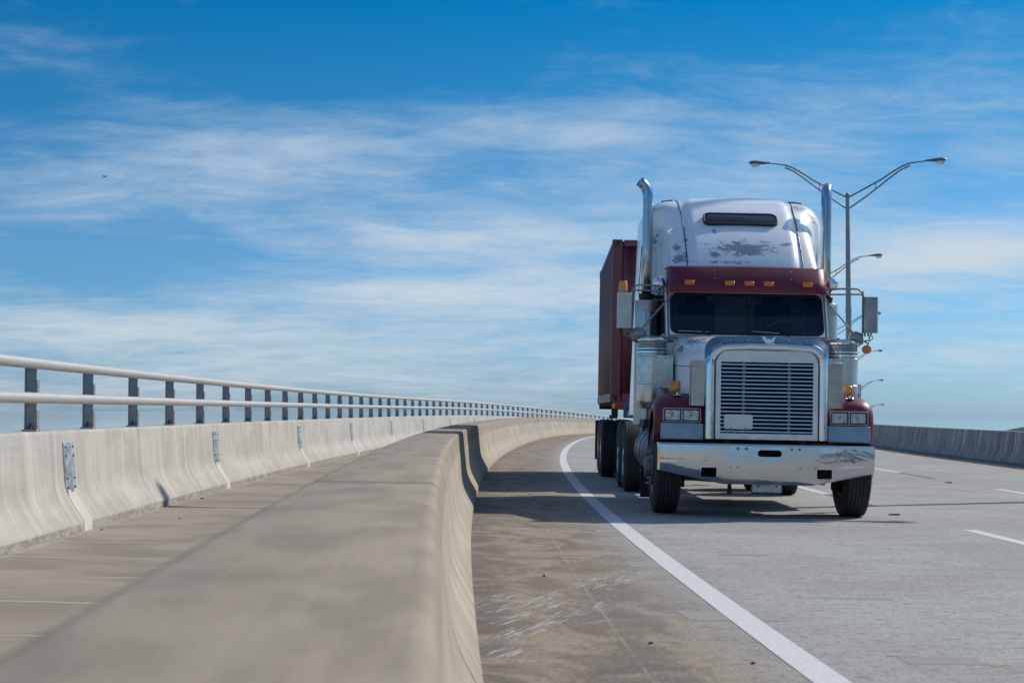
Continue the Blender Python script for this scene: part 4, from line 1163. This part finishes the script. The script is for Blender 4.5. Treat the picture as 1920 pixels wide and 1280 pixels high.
for s in (-1, 1):
    b = MB(); b.tube([(s * 1.195, 3.3, 3.05), (s * 1.183, 3.36, 3.4), (s * 1.183, 3.75, 3.4), (s * 1.215, 3.75, 2.8), (s * 1.23, 3.25, 2.4), (s * 1.25, 3.25, 1.2)], 0.006, 6); b.build('locker_seam', M['skin_trim'], sleeper)
    b = MB(); b.box((s * 1.13, 2.6, 1.02), (0.22, 1.0, 0.10)); b.box((s * 1.13, 2.6, 0.99), (0.24, 1.05, 0.03)); b.build('cab_step', M['frame'], tr, bevel=0.01)
    # fuel tank
    b = MB(); b.lathe([(0.05, 2.05), (0.27, 2.06), (0.285, 2.062), (0.305, 2.075), (0.31, 2.10), (0.31, 4.25), (0.27, 4.28), (0.05, 4.29)], (s * 0.90, 0, 0.66), 'y', 32)
    tk = b.build('fuel_tank', M['tank'], tr)
    b = MB()
    b.lathe([(0.265, 2.05), (0.290, 2.055), (0.312, 2.085), (0.312, 2.105), (0.265, 2.105)], (s * 0.90, 0, 0.66), 'y', 40)
    for y in (2.5, 3.2, 3.9): b.lathe([(0.311, y), (0.318, y), (0.318, y + 0.06), (0.311, y + 0.06)], (s * 0.90, 0, 0.66), 'y', 32)
    b.box((s * 0.90, 3.1, 0.975), (0.05, 2.0, 0.012)); b.build('tank_strap', M['hub'], tk)
    b = MB(); b.box((s * 1.22, 1.62, 0.29), (0.17, 0.02, 0.32)); b.box((s * 1.20, 1.60, 0.46), (0.22, 0.10, 0.05)); b.build('mud_flap', M['black'], tr)
    # skirt between cab and bumper
    b = MB(); b.box((s * 1.11, 2.02, 0.86), (0.07, 0.07, 0.34)); b.build('step_bracket', M['frame'], tr)

# --- exhausts
for s in (-1, 1):
    x = s * 1.165
    if s < 0: pth = [(x, 2.98, 2.55), (x, 2.98, 3.3), (x, 2.98, 3.93), (x - 0.003, 2.98, 3.99), (x - 0.018, 2.98, 4.06), (x - 0.045, 2.98, 4.11), (x - 0.085, 2.97, 4.15), (x - 0.115, 2.96, 4.17)]
    else: pth = [(x, 2.98, 2.55), (x, 2.98, 3.3), (x, 2.98, 3.95), (x, 2.99, 4.02), (x + 0.005, 3.01, 4.075), (x + 0.015, 3.045, 4.12), (x + 0.03, 3.10, 4.15), (x + 0.045, 3.16, 4.16)]
    b = MB(); b.tube(pth, 0.067, 24, False)
    st = b.build('exhaust_stack', M['stack'], tr, angle=60, solid=0.004)
    b = MB(); b.lathe([(0.10, 2.60), (0.165, 2.66), (0.17, 2.69), (0.17, 2.72)][::1], (x, 3.30, 0.0), 'z', 28)
    b = MB(); b.lathe([(0.08, 2.575), (0.10, 2.70)], (x, 2.98, 0), 'z', 20); b.lathe([(0.082, 2.66), (0.09, 2.66), (0.09, 2.70), (0.082, 2.70)], (x, 2.98, 0), 'z', 24); b.build('clamp', M['black'], st)
    b = MB(); b.lathe([(0.172, 1.0), (0.172, 2.46)], (x - s * 0.02, 2.96, 0), 'z', 40, False)
    sh = b.build('perforated_shield', M['perf'], tr)
    b = MB(); b.lathe([(0.173, 2.46), (0.173, 2.60), (0.165, 2.612), (0.06, 2.615)], (x - s * 0.02, 2.96, 0), 'z', 40, False); b.build('shield_cap', M['alud'], sh)
    # air cleaner
    ax, ay = s * 1.172, 1.80
    b = MB(); b.lathe([(0.06, 1.20), (0.15, 1.215), (0.178, 1.28), (0.183, 1.30), (0.183, 1.50), (0.187, 1.505), (0.187, 1.53), (0.183, 1.535), (0.183, 1.84), (0.188, 1.845), (0.188, 1.86), (0.183, 1.865), (0.183, 1.875)], (ax, ay, 0), 'z', 40)
    ac = b.build('air_cleaner', M['alu'], tr, angle=30)
    b = MB(); b.lathe([(0.172, 1.875), (0.172, 2.035)], (ax, ay, 0), 'z', 40, False); b.build('intake_screen', M['screen'], ac)
    b = MB(); b.lathe([(0.185, 1.88), (0.192, 1.885), (0.192, 1.905), (0.185, 1.91)], (ax, ay, 0), 'z', 40); b.lathe([(0.185, 1.93), (0.19, 1.932), (0.19, 1.945), (0.185, 1.947)], (ax, ay, 0), 'z', 40)
    b.lathe([(0.176, 2.03), (0.194, 2.035), (0.196, 2.055), (0.18, 2.075), (0.10, 2.092), (0.02, 2.095)], (ax, ay, 0), 'z', 40); b.build('cleaner_lid', M['chrome'], ac)
    b = MB(); b.box((s * 1.045, 1.60, 1.655), (0.23, 0.012, 0.40)); b.box((s * 0.96, 1.72, 1.62), (0.06, 0.2, 0.3)); bp = b.build('cleaner_bracket', M['alu'], ac, bevel=0.003)
    b = MB()
    for (dx, dz) in ((-0.08, 0.175), (-0.02, 0.175), (0.09, 0.17), (0.09, -0.17), (0.03, -0.18)): b.sphere((s * (1.045 + dx), 1.592, 1.655 + dz), 0.008, 6, 4)
    b.build('bracket_bolt', M['bolt'], bp)
    # bullet lamp
    b = MB(); b.lathe([(0.02, 0.13), (0.05, 0.10), (0.072, 0.04), (0.078, 0.0), (0.07, -0.02), (0.03, -0.03)], (0, 0, 0), 'x' if s < 0 else 'y', 20)
    o = b.build('bullet_lamp', M['chrome'], tr); o.location = (s * 1.085, 2.12, 2.80); o.rotation_euler = (0, R(-15), R(-15))
    if s < 0: o.rotation_euler = (0, R(35), R(-60))
    b = MB(); b.tube([(s * 1.085, 2.12, 2.75), (s * 1.05, 2.14, 2.66)], 0.012, 6); b.build('lamp_stalk', M['black'], tr)
    # mirror
    mx = s * 1.52; my = 1.86
    b = MB(); b.prism(rrect(0.175, 0.12, 0.03 if s < 0 else 0.05, 4, 0, 0), 'z', -0.22, 0.22)
    mr = b.build('side_mirror', M['mirrorback'] if s < 0 else M['mirrorsteel'], tr, angle=30); mr.location = (mx, my, 2.41); mr.rotation_euler = (0, 0, -s * R(8))
    b = MB(); b.box((0, 0.062, 0), (0.155, 0.004, 0.41)); b.build('mirror_glass', M['chrome'], mr)
    if s < 0:
        b = MB(); b.lathe([(0.058, 0.22), (0.058, 0.245)], (-0.02, 0, 0), 'z', 20); b.lathe([(0.056, 0.245), (0.052, 0.35), (0.045, 0.362), (0.01, 0.366)], (-0.02, 0, 0), 'z', 20); b.build('amber_beacon', M['ambery'], mr)
        b = MB(); b.lathe([(0.059, 0.218), (0.059, 0.247)], (-0.02, 0, 0), 'z', 20); b.build('beacon_base', M['mirrorsteel'], mr)
    b = MB()
    ix = s * 1.40
    b.tube([(s * 0.97, 1.98, 2.72), (s * 1.15, 1.9, 2.73), (ix - s * 0.04, my + 0.02, 2.73), (ix + s * 0.02, my, 2.68), (ix + s * 0.03, my, 2.62)], 0.012, 8)
    b.tube([(s * 0.97, 1.95, 2.66), (ix - s * 0.03, my + 0.02, 2.665), (ix + s * 0.02, my, 2.66)], 0.011, 8)
    b.tube([(ix + s * 0.02, my, 2.70), (ix + s * 0.02, my, 2.08)], 0.011, 8)
    b.tube([(s * 0.95, 1.86, 2.60), (ix - s * 0.02, my, 2.10)], 0.011, 8)
    b.tube([(s * 0.86, 1.80, 2.075), (s * 1.1, my - 0.03, 2.09), (ix + s * 0.02, my, 2.10)], 0.013, 8)
    b.tube([(s * 0.90, 1.80, 2.04), (s * 1.15, my - 0.03, 2.075), (ix, my, 2.085)], 0.009, 8)
    b.tube([(mx, my, 2.18), (mx - s * 0.02, my, 2.10), (ix, my, 2.08)], 0.009, 8)
    b.box((mx - s * 0.03, my, 2.17), (0.02, 0.02, 0.05)); b.box((mx - s * 0.07, my, 2.17), (0.02, 0.02, 0.05)); b.box((ix, my - 0.01, 2.08), (0.05, 0.05, 0.06))
    b.box((s * 0.94, 1.88, 2.66), (0.05, 0.05, 0.1))
    b.build('mirror_arm', M['rod'], tr)
    b = MB(); b.lathe([(0.01, -0.045), (0.05, -0.04), (0.085, -0.02), (0.10, 0.01), (0.10, 0.02)], (0, 0, 0), 'y', 24); o = b.build('convex_mirror', M['mirrorsteel'], tr); o.location = (ix - s * 0.06, my + 0.03, 2.11); o.rotation_euler = (R(8), 0, -s * R(12))
    if s > 0:
        b = MB(); b.lathe([(0.055, 0.03), (0.056, 0.0), (0.052, -0.03), (0.03, -0.042), (0.005, -0.045)], (0, 0, 0), 'y', 24); o = b.build('signal_lamp', M['amber'], tr); o.location = (1.475, my, 1.985)
        b = MB(); b.tube([(1.45, my, 2.08), (1.50, my, 2.06), (1.475, my, 2.03)], 0.01, 6); b.tube([(1.53, my, 2.19), (1.545, my, 2.12), (1.50, my, 2.08)], 0.006, 6); b.build('signal_cable', M['black'], tr)
    else:
        b = MB(); b.tube([(-1.57, my, 2.19), (-1.555, my, 2.09), (-1.48, my, 2.03), (-1.42, my, 2.06), (-1.1, my - 0.08, 2.06), (-0.92, 1.78, 2.03)], 0.008, 6); b.build('mirror_cable', M['black'], tr)
    # bracket between shield and cab
    b = MB(); b.box((s * 1.02, 2.95, 2.66), (0.3, 0.03, 0.05)); b.build('stack_bracket', M['black'], tr)
b = MB(); b.tube([(1.33, 3.0, 2.14), (1.33, 3.0, 2.02)], 0.02, 8); b.box((1.31, 2.95, 2.14), (0.07, 0.06, 0.06)); b.build('shield_valve', M['black'], tr)

# --- wheels
def tyre_bm(r, w, grooves=5, bulge=0.012):
    prof = [(r - 0.235, -w / 2 + 0.03), (r - 0.23, -w / 2 + 0.005), (r - 0.17, -w / 2 - bulge), (r - 0.10, -w / 2 - bulge), (r - 0.045, -w / 2 + 0.004), (r - 0.018, -w / 2 + 0.014)]
    rib = (w - 0.034) / (grooves + 1); x = -w / 2 + 0.02
    for k in range(grooves + 1):
        a = x + rib * k; e = a + rib
        prof += [(r - (0.004 if 0 < k < grooves else 0.008), a + 0.0045), (r - (0.004 if 0 < k < grooves else 0.008), e - 0.0045)]
        if k < grooves: prof += [(r - 0.016, e - 0.003), (r - 0.016, e + 0.003)]
    prof += [(r - 0.018, w / 2 - 0.014), (r - 0.045, w / 2 - 0.004), (r - 0.10, w / 2 + bulge), (r - 0.17, w / 2 + bulge), (r - 0.23, w / 2 - 0.005), (r - 0.235, w / 2 - 0.03)]
    b = MB(); b.lathe(prof, (0, 0, 0), 'x', 72, False); return b
def make_wheel(parent, x, y, s, w=0.27, r=0.522, front=False, tilt=0):
    """s: outward side"""
    b = tyre_bm(r, w); ty = b.build('wheel', M['rubber'], parent, angle=25); ty.location = (x, y, r - 0.004); ty.rotation_euler = (0, 0, tilt)
    o = s * w / 2
    b = MB()
    if front: prof = [(0.285, o - s * 0.02), (0.29, o), (0.275, o - s * 0.005), (0.26, o - s * 0.03), (0.235, o - s * 0.02), (0.18, o - s * 0.0), (0.13, o + s * 0.02), (0.125, o + s * 0.06), (0.10, o + s * 0.09), (0.02, o + s * 0.095)]
    else: prof = [(0.285, o - s * 0.02), (0.29, o), (0.275, o - s * 0.01), (0.25, o - s * 0.12), (0.17, o - s * 0.14), (0.13, o - s * 0.13), (0.125, o - s * 0.02), (0.10, o + s * 0.0), (0.02, o + s * 0.01)]
    b.lathe(prof, (0, 0, 0), 'x', 40, False)
    b.lathe([(0.287, -s * w * 0.46), (0.26, -s * w * 0.45), (0.25, 0), (0.05, 0.0)], (0, 0, 0), 'x', 40, False)
    rim = b.build('rim', M['hub'] if front else M['alu'], ty)
    b = MB(); xo = o + (s * 0.01 if front else -s * 0.135)
    rn = 0.19 if front else 0.15
    b.lathe([(rn - 0.022, xo), (rn + 0.022, xo), (rn + 0.022, xo + s * 0.012), (rn - 0.022, xo + s * 0.012), (rn - 0.022, xo)], (0, 0, 0), 'x', 40, False)
    for k in range(10):
        a = 2 * PI * k / 10; b.lathe([(0.018, 0), (0.018, s * 0.05), (0.010, s * 0.065)], (xo, 0.19 * math.cos(a) if front else 0.15 * math.cos(a), 0.19 * math.sin(a) if front else 0.15 * math.sin(a)), 'x', 8)
    b.build('wheel_nut', M['rod'], ty)
    return ty
for s in (-1, 1): make_wheel(tr, s * 1.085, 0.80, s, 0.285, 0.52, True, -0.0)
def duals(parent, y, xo=1.27, r=0.515):
    for s in (-1, 1):
        make_wheel(parent, s * (xo - 0.13), y, s, 0.25, r); make_wheel(parent, s * (xo - 0.44), y, -s, 0.25, r)
    b = MB(); b.tube([(-xo + 0.2, y, 0.52), (xo - 0.2, y, 0.52)], 0.07, 12); b.sphere((0, y, 0.54), (0.2, 0.24, 0.2), 14, 8); b.build('axle', M['frame'], parent)
duals(tr, 5.75); duals(tr, 7.05)
# --- underside
b = MB()
for s in (-1, 1): b.box((s * 0.43, 3.85, 0.86), (0.07, 7.2, 0.24))
for y in (1.9, 3.4, 5.0, 6.4, 7.4): b.box((0, y, 0.86), (0.80, 0.10, 0.16))
b.build('frame_rail', M['frame'], tr)
b = MB(); b.tube([(-0.95, 0.80, 0.50), (-0.7, 0.80, 0.44), (0.7, 0.80, 0.44), (0.95, 0.80, 0.50)], 0.055, 10)
for s in (-1, 1): b.box((s * 0.43, 0.8, 0.58), (0.09, 1.2, 0.05)); b.tube([(s * 0.9, 0.8, 0.3), (s * 0.9, 0.8, 0.75)], 0.05, 8)
b.tube([(-0.85, 1.0, 0.42), (0.85, 1.0, 0.42)], 0.02, 8)
b.build('front_axle', M['frame'], tr)
b = MB(); b.box((0, 1.0, 0.98), (0.62, 1.3, 0.75)); b.box((0.02, 1.15, 0.52), (0.32, 0.8, 0.22)); b.tube([(0, 1.8, 0.72), (0, 5.7, 0.56)], 0.06, 10); b.box((0.25, 2.6, 0.42), (0.3, 0.4, 0.2)); b.build('engine', M['void'], tr, bevel=0.03)
b = MB(); b.tube([(-0.9, 0.35, 0.42), (-0.6, 0.35, 0.40), (0.6, 0.35, 0.40), (0.72, 0.35, 0.46)], 0.018, 6); b.box((0.66, 0.3, 0.42), (0.05, 0.05, 0.09)); b.build('bumper_stay', M['frame'], tr)
b = MB(); b.prism([(5.8, 1.02), (7.0, 1.02), (7.2, 1.10), (7.0, 1.18), (5.9, 1.18)], 'x', -0.45, 0.45); b.build('fifth_wheel', M['frame'], tr)
b = MB()
for s in (-1, 1): b.box((s * 0.98, 0.58, 0.99), (0.5, 0.02, 0.22))
b.build('inner_fender', M['void'], tr)
b = MB(); b.tube([(0.3, 4.82, 1.9), (0.3, 5.3, 1.5), (0.25, 6.2, 1.6), (0.2, 7.3, 1.9)], 0.02, 8); b.build('air_hose', M['blueb'], tr)

# ------------------------------------------------------------------ trailer and container
tl = thing('trailer_chassis', 'dark skeletal trailer chassis with double wheels carrying the maroon container behind the truck', 'trailer', (2.75, 25.55, 0.0), (0, 0.02, -0.020))
b = MB()
for s in (-1, 1): b.box((s * 0.45, 3.1, 1.17), (0.12, 6.2, 0.22))
for y in (0.9, 2.2, 3.5, 4.8): b.box((0, y, 1.17), (0.78, 0.1, 0.16))
b.build('chassis_rail', M['frame'], tl)
b = MB(); b.box((0, 0.12, 1.255), (2.36, 0.22, 0.09)); b.box((0, 6.0, 1.255), (2.36, 0.2, 0.09)); b.box((0, 3.0, 1.235), (0.2, 6.0, 0.12)); b.box((-1.14, 0.14, 1.13), (0.10, 0.12, 0.14)); b.box((-1.19, 0.14, 1.08), (0.06, 0.3, 0.06)); b.build('bolster', M['frame'], tl)
b = MB(); b.box((-1.075, -0.002, 1.255), (0.13, 0.012, 0.075)); b.build('red_reflector', M['red'], tl)
for x_ in (-1.165, -0.985):
    b = MB(); b.box((x_, -0.002, 1.255), (0.045, 0.02, 0.075)); b.build('amber_reflector', M['ambery'], tl)
b = MB(); b.box((-0.93, -0.06, 1.20), (0.16, 0.05, 0.26)); bx = b.build('connector_box', M['blueb'], tl, bevel=0.008)
b = MB(); b.lathe([(0.042, 0), (0.040, -0.02), (0.02, -0.03)], (-0.925, -0.085, 1.245), 'y', 14); b.build('red_coupling', M['red'], bx)
text('letter', 'S', 0.10, M['whitep'], bx, (-0.925, -0.087, 1.135), bold=0.003)
b = MB(); b.box((-0.72, -0.55, 1.40), (0.1, 0.05, 0.1)); b.build('amber_lamp', M['amber'], tl)
duals(tl, 3.45, 1.24); duals(tl, 4.75, 1.24)
for s in (-1, 1):
    b = MB(); b.box((s * 0.7, 0.95, 0.75), (0.12, 0.12, 0.7)); b.box((s * 0.7, 0.95, 0.38), (0.25, 0.25, 0.03)); b.build('landing_leg', M['frame'], tl)
    b = MB(); b.box((s * 0.98, 5.6, 0.62), (0.58, 0.02, 0.75)); b.build('mud_flap', M['black'], tl)

ct = thing('shipping_container', 'faded maroon corrugated shipping container riding on the trailer behind the white sleeper', 'container', (2.75, 25.55, 0.0), (0, 0.02, -0.020))
Z0, Z1, HW, LL = 1.31, 3.90, 1.219, 6.06
def corr(L0, L1, pitch=0.278, dep=0.050):
    pts = []; u = L0
    n = int(round((L1 - L0) / pitch)); p = (L1 - L0) / n
    for k in range(n):
        a = L0 + k * p; pts += [(a, 0), (a + p * 0.25, 0), (a + p * 0.5, dep), (a + p * 0.75, dep)]
    pts.append((L1, 0)); return pts
for s in (-1, 1):
    pts = corr(0.15, LL - 0.15)
    b = MB(); b.loft([[(s * (HW - 0.008 - d), u, z) for u, d in pts] for z in (Z0 + 0.14, Z1 - 0.06)], closed=False); b.build('side_panel', M['container'], ct, angle=20, fix=False, solid=0.004)
for y, sg in ((0.03, 1), (LL - 0.03, -1)):
    pts = corr(-HW + 0.15, HW - 0.15, 0.25, 0.045)
    b = MB(); b.loft([[(u, y + sg * d, z) for u, d in pts] for z in (Z0 + 0.14, Z1 - 0.06)], closed=False); b.build('end_panel', M['container'], ct, angle=20, fix=False, solid=0.004)
b = MB(); pts = corr(0.1, LL - 0.1, 0.21, 0.02); b.loft([[(x, u, Z1 - 0.02 - d) for u, d in pts] for x in (-HW + 0.05, HW - 0.05)], closed=False); b.build('roof_panel', M['container'], ct, angle=20, fix=False, solid=0.004)
b = MB()
for s in (-1, 1):
    b.box((s * (HW - 0.035), LL / 2, Z0 + 0.08), (0.06, LL - 0.36, 0.14)); b.box((s * (HW - 0.035), LL / 2, Z1 - 0.035), (0.06, LL - 0.36, 0.06))
for y in (0.04, LL - 0.04):
    b.box((0, y, Z0 + 0.085), (2 * HW - 0.36, 0.07, 0.13)); b.box((0, y, Z1 - 0.05), (2 * HW - 0.36, 0.07, 0.10))
for s in (-1, 1):
    for y in (0.075, LL - 0.075): b.box((s * (HW - 0.077), y, (Z0 + Z1) / 2), (0.15, 0.145, Z1 - Z0 - 0.24))
b.box((0, LL / 2, Z0 + 0.05), (2 * HW - 0.14, LL - 0.2, 0.06))
b.build('container_frame', M['container'], ct, bevel=0.004)
for s in (-1, 1):
    for y in (0.089, LL - 0.089):
        for z in (Z0 + 0.059, Z1 - 0.055):
            b = MB(); b.box((s * (HW - 0.079), y, z), (0.162, 0.178, 0.118)); o = b.build('corner_casting', M['container'], ct)
            if y < 1:
                c = MB(); c.prism(rrect(0.062, 0.085, 0.03, 4, s * (HW - 0.079), z), 'y', -0.1, 0.06); cut(o, c)
                c = MB(); c.prism(rrect(0.085, 0.06, 0.03, 4, y, z), 'x', s * (HW + 0.1), s * (HW - 0.04)); cut(o, c)
for k in range(16):
    b = MB()
    break
b = MB()
for k in range(14): b.box((-HW + 0.04, 0.4 + k * 0.4, Z0 - 0.02), (0.05, 0.05, 0.07))
b.box((-HW + 0.04, 3.0, Z0 - 0.012), (0.03, 5.4, 0.02)); b.build('floor_bearer', M['frame'], ct)
